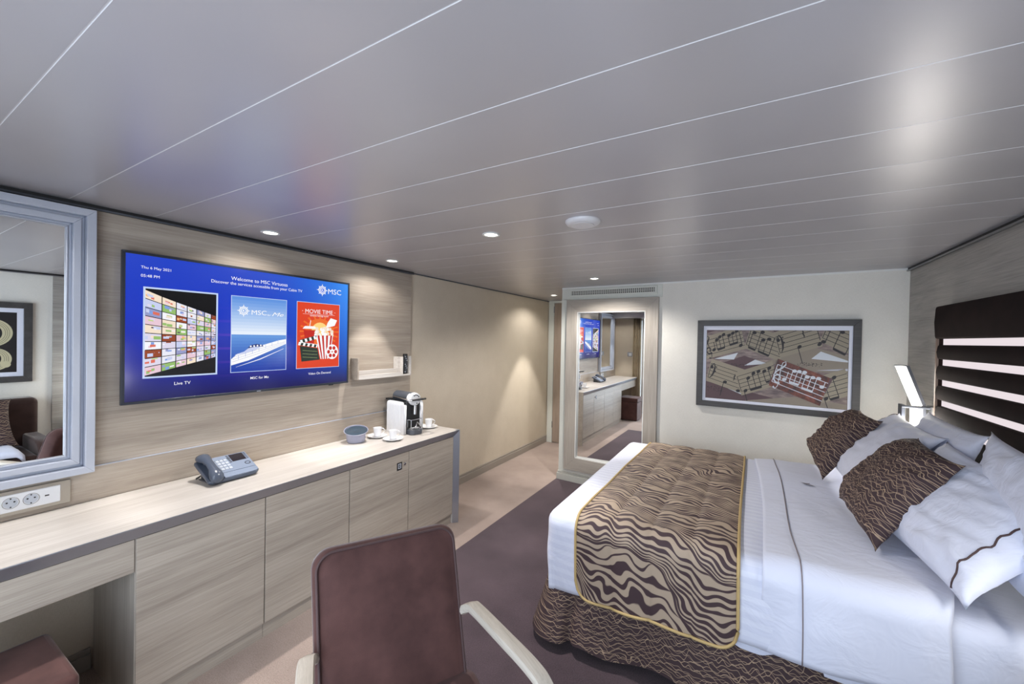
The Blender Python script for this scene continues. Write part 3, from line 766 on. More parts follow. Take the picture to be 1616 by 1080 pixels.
for (x, z, w, h) in secs: P.append([(x, -.086+w*math.cos(2*math.pi*k/n)*1.0, z+h*math.sin(2*math.pi*k/n)) for k in range(n+1)])
b.grid(P, flip=True); b.add(P[0][:n], [tuple(range(n))]); b.add(P[-1][:n], [tuple(range(n))[::-1]])
T(b).build('handset', 'phone_dark', t_, smooth='all')
b = B(); b.prism([(-.075, -.10), (.05, -.10), (.065, -.05), (.065, .075), (-.075, .075)], 2, 0, .006); b.prism([(-.075, .006), (-.06, .006), (-.045, .085), (-.075, .085)], 1, -.09, .07)
b.prism([(.02, .004), (.06, .004), (.05, .020), (.01, .035)], 1, -.045, .055)
b.build('stand', 'dkgrey', t_, bevel=.002)
b = B(); b.tube([(-.06, -.10, .02), (-.075, -.11, .008), (-.10, -.10, .005), (-.125, -.07, .005), (-.135, -.02, .005)], .0025); b.build('cord', 'black', t_, smooth='all')

# ------------------------------------------------------------------ bowl, cups, coffee machine
t_ = thing('ice_bowl', 'lilac grey plastic bowl with a tilted blue grey ringed lid beside the coffee cups', 'bowl', (-2.345, 1.885, .755), rz=0)
n = 40; b = B(); P = []
for (r, h) in [(.0001, .002), (.056, .002), (.060, .008), (.066, .050), (.069, .080)]:
    P.append([(r*math.cos(2*math.pi*k/n), r*math.sin(2*math.pi*k/n), .002+(h-.002)*(1-.28*math.cos(2*math.pi*k/n+.69)*(h/.08))) for k in range(n+1)])
b.grid(P, flip=False); b.build('body', 'bowl', t_, smooth='all')
tl = Matrix.Translation((0, 0, .0795)) @ Matrix.Rotation(-.69, 4, 'Z') @ Matrix.Rotation(math.radians(15), 4, 'Y')
b = B(); b.lathe([(.066, -.006), (.080, .0), (.081, .004), (.078, .005), (.074, .001)], 44, cap=False); b.xf(tl).build('rim', 'bowl', t_, smooth=True)
b = B(); b.lathe([(.0745, .0022), (.068, -.003), (.062, .004), (.055, -.004), (.048, .003), (.040, -.005), (.030, .002), (.022, -.003), (.012, -.004), (.0001, -.004)], 44, cap=False); b.xf(tl).build('lid', 'bowl_lid', t_, smooth='all')

def cup(loc, rz, label):
    t = thing('espresso_cup', label, 'cup', (loc[0], loc[1], .7635), rz, 'white espresso cups on saucers')
    B().lathe([(.0001, .0), (.020, .0), (.023, .004), (.031, .058), (.032, .062), (.030, .062), (.0285, .056), (.022, .008), (.0001, .006)], 36).build('body', 'porcelain', t, smooth=True)
    pts = [(.028, 0, .053), (.040, 0, .053), (.052, 0, .040), (.050, 0, .028), (.038, 0, .018), (.0255, 0, .014)]
    B().tube([(a, b_, c) for a, b_, c in pts], .0032, 8).build('handle', 'porcelain', t, smooth='all')
    s = B().lathe([(.0001, .002), (.028, .002), (.034, .0), (.036, .0), (.070, .012), (.072, .0145), (.069, .0145), (.036, .0045), (.024, .0055), (.0001, .0055)], 44)
    o = s.build('saucer', 'porcelain', None, smooth='all'); o.location = (loc[0], loc[1], .7555)
    tag(o, label.replace('espresso cup', 'saucer').replace('saucer on its saucer', 'saucer under the espresso cup'), 'saucer', 'saucers under the espresso cups')
    return t
c1_ = cup((-2.33, 2.062), 1.05, 'small white espresso cup nearest the ringed bowl, close to the wall')
c2_ = cup((-2.175, 2.068), 1.0, 'small white espresso cup in front of the ribbed side of the coffee machine')
c3_ = cup((-2.235, 2.510), 1.0, 'small white espresso cup behind the coffee machine at the far end of the worktop')
for o in bpy.data.objects:
    if o.name.startswith('saucer'):
        o['label'] = {2.062: 'white saucer under the cup nearest the ringed bowl', 2.068: 'white saucer under the cup in front of the ribbed machine side', 2.51: 'white saucer at the far end of the worktop behind the coffee machine'}[round(o.location.y, 3)]

t_ = thing('coffee_machine', 'white ribbed and black capsule coffee machine with chrome lever on the worktop', 'coffee machine', (-2.29, 2.30, .755), rz=-.10)
b = B(); b.box(-.115, .085, -.060, .075, .004, .265); b.build('body', 'black', t_, bevel=.008)
for sy in (-1, 1):
    b = B(); ya, yb = (-.078, -.060) if sy < 0 else (.075, .093); N = 9
    pts = []
    # ribbed panel as one corrugated sheet with rounded top corners
    xs = [-.118+ (.208)*i/72 for i in range(73)]
    prof = [(x, (0 if 3 < i < 60 and (i % 6) < 2 else .007)) for i, x in enumerate(xs)]
    P = []
    for z in [0, .004, .225, .248, .258, .2625]:
        ins = {0: 0, .004: 0, .225: 0, .248: .004, .258: .012, .2625: .026}[z]
        P.append([(max(-.118+ins, min(.090-ins, x)), (ya-d if sy < 0 else yb+d)+(0 if z < .25 else (.004 if sy < 0 else -.004)), z+.002) for x, d in prof])
    b.grid(P, flip=sy < 0)
    b.box(-.116, .088, min(ya, yb)+.001, max(ya, yb)-.001, .004, .238)
    b.build('ribbed_side', 'white_plastic', t_, smooth='all')
b = B(); b.lathe([(.0001, -.118), (.040, -.118), (.047, -.110), (.047, .082)], 36, (0, .008, .288), axis=0); b.build('barrel', 'dkgrey', t_, smooth=True)
b = B(); b.lathe([(.050, .060), (.052, .066), (.052, .100), (.049, .108), (.040, .110), (.0001, .110)], 40, (0, .008, .282), axis=0); b.build('brew_head', 'white_plastic', t_, smooth=True)
b = B()
for a in (35, 62, 90, 118): b.lathe([(.0055, .109), (.0055, .1125), (.0001, .1125)], 14, (0, .008+.034*math.cos(math.radians(a)), .282+.034*math.sin(math.radians(a))), axis=0)
b.build('buttons', 'black', t_, smooth=True)
B().lathe([(.005, .109), (.005, .1125), (.0001, .1125)], 14, (0, .020, .247), axis=0).build('indicator', 'black', t_, smooth=True)
b = B(); b.tube([(-.085, -.046, .292), (.06, -.050, .282), (.118, -.050, .278)], .0065, 10); b.tube([(.118, -.050, .278), (.124, -.02, .279), (.124, .04, .282), (.118, .066, .280)], .008, 10)
b.build('lever', 'chrome', t_, smooth='all')
b = B(); b.tube([(.122, -.035, .280), (.150, -.035, .284), (.176, -.030, .289)], .007, 10); b.tube([(.122, .05, .280), (.150, .05, .284), (.176, .048, .289)], .007, 10); b.tube([(.176, -.032, .289), (.180, .01, .290), (.176, .048, .289)], .0075, 10)
b.build('lever_grip', 'black', t_, smooth='all')
b = B(); b.prism([(.080, -.055), (.125, -.055), (.150, -.035), (.156, .0), (.150, .040), (.125, .060), (.080, .060)], 2, .002, .040); b.build('drip_tray', 'dkgrey', t_, bevel=.004)
b = B(); b.box(.084, .140, -.045, .050, .040, .044)
for k in range(6): b.tube([(.088+.009*k, -.040, .047), (.088+.009*k, .045, .047)], .002, 6)
b.build('grate', 'chrome', t_)
b = B(); b.box(.086, .132, -.052, .052, .118, .124); b.box(.086, .090, -.052, -.047, .045, .12); b.box(.126, .131, -.052, -.047, .06, .12); b.tube([(.110, .0, .16), (.112, 0, .235)], .012, 12)
b.build('cup_support', 'chrome', t_, bevel=.001)
b = B(); b.tube([(.140, -.03, .05), (.150, -.02, .075), (.135, 0, .100), (.15, .02, .075), (.14, .03, .052)], .006, 8); b.build('spout', 'chrome', t_, smooth='all')
b = B(); b.box(-.165, -.120, -.055, .070, .004, .255); b.build('water_tank', 'tank', t_, bevel=.012)
b = B(); b.box(-.170, -.118, -.060, .075, .257, .272); b.build('tank_lid', 'black', t_, bevel=.004)

t_.scale = (1, 1, .94)

# ================================================================== BED
BX0, BX1, BY0, BY1, BT = -.85, .92, 1.82, 3.50, .650
def drape(a, c, off, top=BT, r=.065, x0=BX0, y0=BY0, y1=BY1, flare=.0, seed=0, amp=1.0):
    """a runs along x, c along y in flat cloth lengths; past an edge the cloth folds down"""
    xi, ya, yb = x0+r, y0+r, y1-r
    vx = min(a-xi, 0); vy = (c-ya) if c < ya else ((c-yb) if c > yb else 0)
    px, py = max(a, xi), min(max(c, ya), yb)
    d = max(abs(vx), abs(vy)); R_ = r+off
    h = math.hypot(vx, vy)
    nz = noise.noise(Vector((a*2.2+seed, c*2.2, 1.7)))*.010*amp
    nz2 = noise.noise(Vector((a*9+seed, c*5, 5.1)))*.0025*amp
    if h < 1e-9: return Vector((a, c, top+off+nz+nz2))
    ux, uy = vx/h, vy/h
    if d < r*math.pi/2:
        t = d/r; out = R_*math.sin(t); z = top-r+R_*math.cos(t)
        k = 1-t/(math.pi/2); return Vector((px+ux*out, py+uy*out, z+(nz+nz2)*k))
    e = d-r*math.pi/2
    wob = noise.noise(Vector((a*5.5+seed, c*5.5 if uy == 0 else 0, e*1.3)))*.016*min(1, e/.12)*amp
    return Vector((px+ux*(R_+flare*e+wob), py+uy*(R_+flare*e+wob), top-r-e))
def lerp(a, b_, t): return a+(b_-a)*t
QR = .065*math.pi/2-.065        # arc surplus

bed = thing('bed', 'double bed with plum wave patterned skirt against the padded headboard', 'bed', (.035, 2.66, 0))
rbd = lambda bm: rel(bm, (.035, 2.66, 0))
b = B(); b.box(-.78, .90, 1.93, 3.43, .03, .30)
for x in (-.70, .80):
    for y in (2.02, 3.34): b.box(x-.03, x+.03, y-.03, y+.03, 0, .03)
rbd(b).build('bed_base', 'bed_dark', bed)
b = B(); P = []; n = 46
for i in range(n+1):
    a = lerp(-.83, .925, i/n); row = []
    for j in range(61): row.append(drape(a, lerp(1.84-.30, 3.48+.30, j/60), 0, .612, .05, -2, 1.845, 3.475, seed=3, amp=.8))
    P.append(row)
b.grid(P); rbd(b).build('mattress', 'linen', bed, smooth='all')
# skirt
pts = []; segs = [((.915, 1.875), (-.805, 1.875)), ((-.805, 1.875), (-.805, 3.45)), ((-.805, 3.45), (.915, 3.45))]
arc = 0; P = [[] for _ in range(11)]; UV = [[] for _ in range(11)]
path = []
N1, N2 = 170, 150
for i in range(N1): path.append((lerp(.915, -.79, i/N1), 1.875, 0, -1))
for k in range(13):
    t = k/12*math.pi/2; path.append((-.79-.03*math.sin(t), 1.905-.03*math.cos(t), -math.sin(t), -math.cos(t)))
for i in range(1, N2): path.append((-.82, lerp(1.905, 3.42, i/N2), -1, 0))
for k in range(13):
    t = k/12*math.pi/2; path.append((-.79-.03*math.cos(t), 3.42+.03*math.sin(t), -math.cos(t), math.sin(t)))
for i in range(1, N1+1): path.append((lerp(-.79, .915, i/N1), 3.45, 0, 1))
lastp = None
for (x, y, nx, ny) in path:
    if lastp: arc += math.hypot(x-lastp[0], y-lastp[1])
    lastp = (x, y)
    dl = arc-1.705
    for k in range(11):
        t = k/10; z = lerp(.40, .052+.012*math.sin(arc*7.0)+.02*math.exp(-((arc-1.55)/.10)**2), t)
        f = .012+.062*t**1.2+.020*t*math.sin(arc*8.3+.8)+.010*t*math.sin(arc*17+2)+.03*t*math.exp(-(dl/.10)**2)
        pl = math.exp(-((arc-.62)/.012)**2)*.03*t+math.exp(-((arc-1.62)/.02)**2)*.035*t
        P[k].append(Vector((x+nx*(f-pl), y+ny*(f-pl), z))); UV[k].append((arc, z))
b = B().grid(P, UV, flip=True); rbd(b).build('bed_skirt', 'wavy', bed, smooth='all')

def hang(x): return lerp(.322, .246, min(1, max(0, (x+.85)/1.05)))
# duvet
b = B(); P = []; UV = []; na, nb = 80, 110
for i in range(na+1):
    u = i/na; row = []; uvr = []
    for j in range(nb+1):
        v = j/nb
        H = .322+QR
        a = lerp(BX0-H+.012, .16, u); c = lerp(BY0-hang(a)-QR, BY1+.30, v)
        row.append(drape(a, c, 0, seed=11)); uvr.append((a, c))
    P.append(row); UV.append(uvr)
b.grid(P, UV); dl = (-.28, 2.66, .60)
tag(rel(b, dl).build('duvet', 'linen_stripe', None, smooth='all', solid=.006), 'white striped duvet covering the foot half of the bed', 'duvet').location = dl
# folded top sheet with grey seam
b = B(); P = []; UV = []; na, nb = 48, 120
for i in range(na+1):
    u = i/na; row = []; uvr = []
    for j in range(nb+1):
        v = j/nb; c = lerp(BY0-lerp(.258, .222, u)-QR, BY1+.28, v)
        xe = .775-.185*max(0, min(1, (2.45-c)/.65))**1.3+.006*math.sin(c*9)
        a = lerp(.085+.012*math.sin(c*3), xe, u)
        p_ = drape(a, c, .011+.010*math.sin(min(1, u*3)*math.pi/2)*min(1, (1-u)*8), seed=23, amp=1.7)
        row.append(p_); uvr.append((a, c))
    P.append(row); UV.append(uvr)
b.grid(P, UV); sh = thing('top_sheet', 'smooth white top sheet with a thin grey seam, turned over the duvet below the pillows', 'sheet', (.4, 2.66, .60))
rel(b, (.4, 2.66, .60)).build('sheet', 'linen', sh, smooth='all', solid=.006)
pts = [drape(.197+.006*math.sin(c*5), c, .0225, seed=23, amp=1.7) for c in [lerp(BY0-.248-QR, BY1+.25, k/90) for k in range(91)]]
b = B().tube(pts, .0022, 6); rel(b, (.4, 2.66, .60)).build('seam', 'seam', sh, smooth='all')
c_ = drape(.335, 2.90, .026, seed=23, amp=1.7)
F = Flat(lambda u, v, d: (c_.x+u-.4, c_.y+v-2.66, c_.z+d+.001-.60), .0002)
M['stitch'] = plain('grey embroidery', (110, 104, 112), .7)
F.poly([(-.035, .02), (-.012, .012), (0, .0), (.02, -.01), (.034, -.028), (.01, -.022), (-.008, -.012), (-.02, -.002)], 'stitch')
F.poly([(-.012, .012), (.012, .022), (.004, .002)], 'stitch')
F.build('embroidery', sh)
# runner
rn = thing('bed_runner', 'quilted tan and plum flame patterned runner with gold edging across the foot of the bed', 'bed runner', (-.33, 2.66, .62))
b = B(); P = []; UV = []; na, nb = 64, 170; rx0, rx1 = -.672, .004
edgeL, edgeR, edgeN = [], [], []
for i in range(na+1):
    u = i/na; row = []; uvr = []; a = lerp(rx0, rx1, u); rc = .075
    dx = min(a-rx0, rx1-a); cut = rc*(1-math.sqrt(max(0, 1-((rc-dx)/rc)**2))) if dx < rc else 0
    H = lerp(.305, .290, u)+QR-cut+.006*math.sin(u*9)
    for j in range(nb+1):
        v = j/nb; c = lerp(BY0-H, BY1+.20-cut, v)
        q = abs(math.sin(math.pi*(u*4))); off = .012+.010*q**.5*min(1, 12*min(u, 1-u)+.2)
        aa = a+.010*math.sin(c*2.1+.4)
        row.append(drape(aa, c, off, seed=11, amp=1.05)); uvr.append((a, c))
    P.append(row); UV.append(uvr)
b.grid(P, UV); loc_ = (-.33, 2.66, .62)
rel(b, loc_).build('quilt', 'runner', rn, smooth='all', solid=.008)
loop = [P[0][j] for j in range(nb, -1, -1)]+[P[i][0] for i in range(1, na+1)]+[P[na][j] for j in range(1, nb+1)]+[P[i][nb] for i in range(na-1, 0, -1)]
b = B().tube(loop, .0065, 8, closed=True); rel(b, loc_).build('edging', 'gold', rn, smooth='all')

# ------------------------------------------------------------------ pillows
def pillow(name, cor, T, mat, label, cat, group=None, k=.09, ear=.06, wr=.010, seed=0, sag=0, back=.7, uvs=1.0, n=36, flange=None):
    """cor: bottom near, bottom far, top far, top near (as lying); front faces the room"""
    A, Bc, Cc, D = [Vector(c) for c in cor]
    nrm = (D-A).cross(Bc-A).normalized()
    W = (Bc-A).length; Hh = (D-A).length
    ctr = (A+Bc+Cc+D)/4
    def pt(u, v, s):
        au, av = abs(u), abs(v)
        uu = u*(1-k*(1-av**2.0)*au**3) ; vv = v*(1-k*(1-au**2.0)*av**3)
        e_ = 1+ear*(au*av)**9; uu *= e_; vv *= e_
        p = (A*(1-uu)*(1-vv)+Bc*(1+uu)*(1-vv)+Cc*(1+uu)*(1+vv)+D*(1-uu)*(1+vv))/4
        t = max(0, (1-au**3)*(1-av**3))**.5
        t2 = t*(1+.12*noise.noise(Vector((u*1.6+seed, v*1.6, seed))))
        edge = max(au, av)
        a1 = math.atan2(v, u)
        w = wr*noise.noise(Vector((math.cos(a1)*4.5+seed, math.sin(a1)*4.5, edge*1.2)))*edge*min(1, t*3)
        w += wr*.8*noise.noise(Vector((u*3.1+seed*2, v*7.3, 3)))*min(1, t*2.5)
        h = (T/2*t2*(1 if s > 0 else back)+w*(1 if s > 0 else .3))
        p = p+nrm*(h*s)
        p.z -= sag*(1-(u*.5+.5))*0
        return p
    b_ = B()
    for s in (1, -1):
        P, UV = [], []
        for i in range(n+1):
            r1, r2 = [], []
            u = math.sin((i/n*2-1)*math.pi/2)*.35+(i/n*2-1)*.65
            for j in range(n+1):
                v = math.sin((j/n*2-1)*math.pi/2)*.35+(j/n*2-1)*.65
                r1.append(pt(u, v, s)-ctr); r2.append(((u+1)*W/2*uvs+(5 if s < 0 else 0)+seed, (v+1)*Hh/2*uvs))
            P.append(r1); UV.append(r2)
        b_.grid(P, UV, flip=s > 0)
    if flange is None and mat == 'wavy':
        o = b_.build(name, mat, None, smooth='all', loc=None); o.location = ctr; tag(o, label, cat, group); weld(o); return o
    if flange:
        t = thing(name, label, cat, ctr, 0, group)
        o = b_.build('cover', mat, t, smooth='all'); weld(o)
        uf = flange
        pts = [pt(uf, lerp(-.985, .985, q/40), 1)-ctr+nrm*.0015 for q in range(41)]
        B().tube(pts, .003, 6).build('piping', 'piping', t, smooth='all'); return t
    o = b_.build(name, mat, None, smooth='all'); o.location = ctr; tag(o, label, cat, group); weld(o); return o
def weld(o):
    bm = bmesh.new(); bm.from_mesh(o.data); bmesh.ops.remove_doubles(bm, verts=bm.verts, dist=1e-5)
    for f in bm.faces: f.smooth = True
    bm.to_mesh(o.data); bm.free()
pillow('pillow', [(.775, 2.42, .80), (.80, 3.25, .80), (.885, 3.08, 1.135), (.885, 2.46, 1.125)], .13, 'linen', 'white pillow standing against the headboard nearest the reading lamp and far wall', 'pillow', 'white bed pillows', seed=1, k=.05, back=.35)
pillow('pillow', [(.78, 1.70, .70), (.79, 2.38, .74), (.868, 2.37, 1.15), (.868, 1.72, 1.11)], .12, 'linen', 'white pillow against the headboard at the right edge, behind the piped pillow', 'pillow', 'white bed pillows', seed=2, k=.05, back=.35)
pillow('pillow', [(.50, 2.60, .715), (.50, 3.44, .735), (.81, 3.28, 1.085), (.80, 2.60, 1.075)], .16, 'linen', 'white pillow leaning behind the far, smaller looking patterned cushion', 'pillow', 'white bed pillows', seed=3, k=.05, wr=.014, flange=.86, back=.35)
pillow('pillow', [(.612, 1.80, .70), (.50, 2.50, .72), (.80, 2.56, 1.06), (.95, 1.90, .965)], .19, 'linen', 'large white pillow with thin brown piping behind the near patterned cushion', 'pillow', 'white bed pillows', seed=4, k=.05, wr=.016, flange=-.82, back=.35)
pillow('cushion', [(.470, 2.125, .690), (.445, 2.66, .712), (.720, 2.635, 1.055), (.735, 2.215, 1.040)], .23, 'wavy', 'larger near one of the two plum gold wave cushions on the bed', 'cushion', 'plum wave cushions on the bed', seed=5, k=.035, wr=.016, ear=.05, back=.25)
pillow('cushion', [(.420, 3.02, .700), (.405, 3.45, .785), (.655, 3.41, 1.068), (.680, 3.04, 1.065)], .22, 'wavy', 'far one of the two plum gold wave cushions, below the framed picture', 'cushion', 'plum wave cushions on the bed', seed=6, k=.035, wr=.016, ear=.05, back=.25)

# ------------------------------------------------------------------ headboard
hb = thing('headboard', 'tall dark brown padded headboard of horizontal slats with lit gaps', 'headboard', (.96, 2.57, .0))
rh = lambda bm: rel(bm, (.96, 2.57, 0))
HY0, HY1 = 1.97, 3.150
b = B(); b.box(.978, .987, HY0, HY1, .30, 1.70); rh(b).build('back_panel', 'slat', hb)
for ya, yb in ((HY1-.008, HY1-.0005), (HY0+.0005, HY0+.008)):
    b = B(); b.box(.938, .986, ya, yb, .62, 1.70); rh(b).build('end_stop', 'slat', hb)
for ya, yb in ((HY1, HY1+.018), (HY0-.018, HY0)):
    b = B(); b.box(.928, .987, ya, yb, .30, 1.712); rh(b).build('side_board', 'tan_wood', hb, bevel=.002)
tops = [1.546, 1.432, 1.319, 1.206, 1.094]; gap = .034
def slat(za, zb, y1=HY1-.001, y0=HY0+.001, x=.930):
    b = B(); r = .016; prof = [(x+.045, za), (x+r*.6, za), (x+r*.15, za+r*.25), (x, za+r), (x-.004, (za+zb)/2), (x, zb-r), (x+r*.15, zb-r*.25), (x+r*.6, zb), (x+.045, zb)]
    b.prism(prof, 1, y0, y1); rh(b).build('slat', 'slat', hb, bevel=.004)
slat(tops[0], 1.728, HY1+.012, HY0-.012, .922)
for i in range(4): slat(tops[i+1], tops[i]-gap)
slat(.60, tops[4]-gap)
for i in range(5):
    b = B(); b.box(.952, .955, HY0+.009, HY1-.009, tops[i]-gap-.004, tops[i]+.004); rh(b).build('light_strip', 'slot_lit', hb)

# ------------------------------------------------------------------ reading lamps and bedside cabinet
lp = thing('reading_lamp', 'steel reading lamp with a lit tilted panel in the corner beside the headboard', 'lamp', (.988, 3.35, .88), group='bedside reading lamps')
rl = lambda bm: rel(bm, (.988, 3.35, .88))
b = B(); b.box(.962, .987, 3.31, 3.40, .88, 1.142); rl(b).build('wall_plate', 'steel', lp, bevel=.002)
b = B(); b.box(.836, .854, 3.335, 3.40, .90, 1.142); b.box(.838, .980, 3.385, 3.397, .90, .925); rl(b).build('side_plate', 'dkgrey', lp, bevel=.002)
b = B(); b.box(.884, .931, 3.345, 3.372, .885, 1.120); rl(b).build('light_column', 'lamp_lit', lp)
b = B(); b.box(.931, .945, 3.332, 3.378, .885, 1.13); b.tube([(.836, 3.335, 1.132), (.975, 3.335, 1.132)], .0085, 12); rl(b).build('hinge_bar', 'dkgrey', lp)
b = B(); b.prism([(.886, 1.142), (.931, 1.142), (.851, 1.378), (.806, 1.378)], 1, 3.346, 3.353); rl(b).build('light_panel', 'lamp_lit', lp)
b = B(); b.prism([(.931, 1.140), (.947, 1.140), (.867, 1.382), (.851, 1.382)], 1, 3.334, 3.362); b.prism([(.806, 1.378), (.858, 1.378), (.856, 1.384), (.804, 1.384)], 1, 3.338, 3.362)
b.prism([(.884, 1.142), (.938, 1.142), (.856, 1.383), (.804, 1.383)], 1, 3.3535, 3.360); rl(b).build('arm_frame', 'dkgrey', lp)
L_ = bpy.data.lights.new('bulb', 'POINT'); L_.energy = 8; L_.shadow_soft_size = .05; L_.color = (1, .97, .90)
o_ = bpy.data.objects.new('bulb', L_); COL.objects.link(o_); o_.parent = lp; o_.location = (-.11, -.085, .12)
dup(lp, (.988, 1.60, .88), 0, label='steel reading lamp on the near side of the headboard, just outside the picture', group='bedside reading lamps')
t_ = thing('bedside_cabinet', 'low oak bedside cabinet between the bed and the far wall', 'bedside cabinet', (.78, 3.685, 0))
b = B(); b.box(-.20, .195, -.118, .112, .05, .52); b.box(-.18, .195, -.11, .10, 0, .05); b.build('body', 'wood_x', t_, bevel=.002)
B().box(-.205, .195, -.12, .115, .52, .54).build('top', 'wood_top', t_, bevel=.002)
B().box(-.208, -.200, -.11, .105, .30, .505).build('drawer', 'wood_x', t_, bevel=.002)
t_ = thing('bedside_cabinet', 'low oak bedside cabinet beside the sofa, seen in the silver mirror', 'bedside cabinet', (.80, 1.46, 0))
b = B(); b.box(-.10, .185, -.20, .22, .05, .56); b.box(-.08, .185, -.18, .20, 0, .05); b.build('body', 'wood_x', t_, bevel=.002)
B().box(-.105, .187, -.21, .235, .56, .585).build('top', 'wood_x', t_, bevel=.002)
B().box(-.108, -.100, -.19, .21, .32, .545).build('drawer', 'wood_x', t_, bevel=.002)

# ================================================================== FRAMED PRINT ON THE FAR WALL
# wall coordinates: s along the wall, from world x
def sx(x): return (x+1.71)/math.cos(FA)
pic = thing('framed_picture', 'framed collage of sheet music strips above the bed on the far wall', 'picture'); onwall(pic, sx(.185), 0, .945)
PW0, PW1, PH = -.552, .552, .745
b = B()
for poly in ([(PW0, PH), (PW1, PH), (PW1-.047, PH-.047), (PW0+.047, PH-.047)], [(PW0, 0), (PW0+.047, .047), (PW1-.047, .047), (PW1, 0)],
             [(PW0, PH), (PW0+.047, PH-.047), (PW0+.047, .047), (PW0, 0)], [(PW1, PH), (PW1, 0), (PW1-.047, .047), (PW1-.047, PH-.047)]): b.prism(poly, 1, -.032, -.001)
b.build('frame', 'pic_frame', pic, bevel=.002)
B().box(PW0+.045, PW1-.045, -.014, -.010, .045, PH-.045).build('mount', 'mat_board', pic)
for nm, c in (('p tan', (152, 143, 126)), ('p mauve', (120, 98, 98)), ('p plum', (92, 72, 76)), ('p ink', (44, 42, 46)), ('p silver', (196, 198, 208)), ('p rust', (104, 54, 42)), ('p pale', (206, 212, 220)), ('p beige', (142, 132, 120)), ('p line', (96, 88, 84))):
    M[nm] = plain(nm, c, .6)
t = NT('p rust mottled'); t.bsdf(t.ramp(t.noise(t.coord(), 24, 5, .7), [(.38, srgb(58, 36, 34)), (.55, srgb(110, 58, 46)), (.7, srgb(142, 86, 66))]), .5); M['p rust'] = t.m
t = NT('p mauve mottled'); t.bsdf(t.ramp(t.noise(t.coord(scale=(4, 4, 20)), 2.2, 5, .7), [(.36, srgb(96, 82, 84)), (.52, srgb(134, 118, 114)), (.68, srgb(164, 148, 140))]), .5); M['p mauve'] = t.m
AL, AR, AB, AT = PW0+.075, PW1-.072, .073, .660
AWI, AHI = AR-AL, AT-AB
# picture space: u 0..100 left to right, v 0..50 bottom to top; everything is clipped to the sheet
def clip(pts):
    def half(P, f):
        out = []
        for i in range(len(P)):
            a, c = P[i], P[(i+1) % len(P)]; fa, fc = f(a), f(c)
            if fa >= 0: out.append(a)
            if fa*fc < 0: t = fa/(fa-fc); out.append((a[0]+(c[0]-a[0])*t, a[1]+(c[1]-a[1])*t))
        return out
    for f in (lambda p: p[0], lambda p: 100-p[0], lambda p: p[1], lambda p: 50-p[1]):
        pts = half(pts, f)
        if len(pts) < 3: return None
    return pts
class Art(Flat):
    def poly(s, pts, m, layer=None):
        if layer is None: s.k += 1; layer = s.k
        q = clip(pts)
        if q: super().poly(q, m, layer)
A = Art(lambda u, v, d: (AL+AWI*u/100, -.0142-d, AB+AHI*v/50), .00012)
A.rect(0, 100, 0, 50, 'p mauve')
A.poly([(0, 22), (30, 32), (50, 26), (34, 20), (10, 22)], 'p plum'); A.poly([(45, 28), (75, 40), (100, 34), (100, 22), (70, 24)], 'p beige')
A.poly([(0, 12), (26, 8), (60, 2), (80, 0), (0, 0)], 'p plum'); A.poly([(30, 0), (70, 6), (100, 3), (100, 0)], 'p beige')
A.poly([(6.5, 29), (25, 34), (22, 29)], 'p pale'); A.poly([(30, 25), (48, 27), (38, 29.5)], 'p pale'); A.poly([(77, 31.5), (83, 36.5), (100, 31), (100, 30)], 'p pale')
A.poly([(7, 11.5), (29, 4), (27, 8.5)], 'p pale'); A.poly([(80, 24), (100, 26), (100, 24.5)], 'p silver')
A.poly([(0, 48), (8, 50), (0, 50)], 'p plum'); A.poly([(50, 50), (70, 50), (57, 46.5)], 'p plum')
rnd = random.Random(5)
for k in range(60): A.disc(20+rnd.random()*12, 24+rnd.random()*2, .20, 'p ink', layer=A.k+1+k % 3, n=6)
for k in range(90): A.disc(68+rnd.random()*16, 26.5+rnd.random()*2.4, .20, 'p ink', layer=A.k+1+k % 3, n=6)
for k in range(50): A.disc(1+rnd.random()*13, 5+rnd.random()*4, .24, 'p ink', layer=A.k+1+k % 3, n=6)
A.k += 4
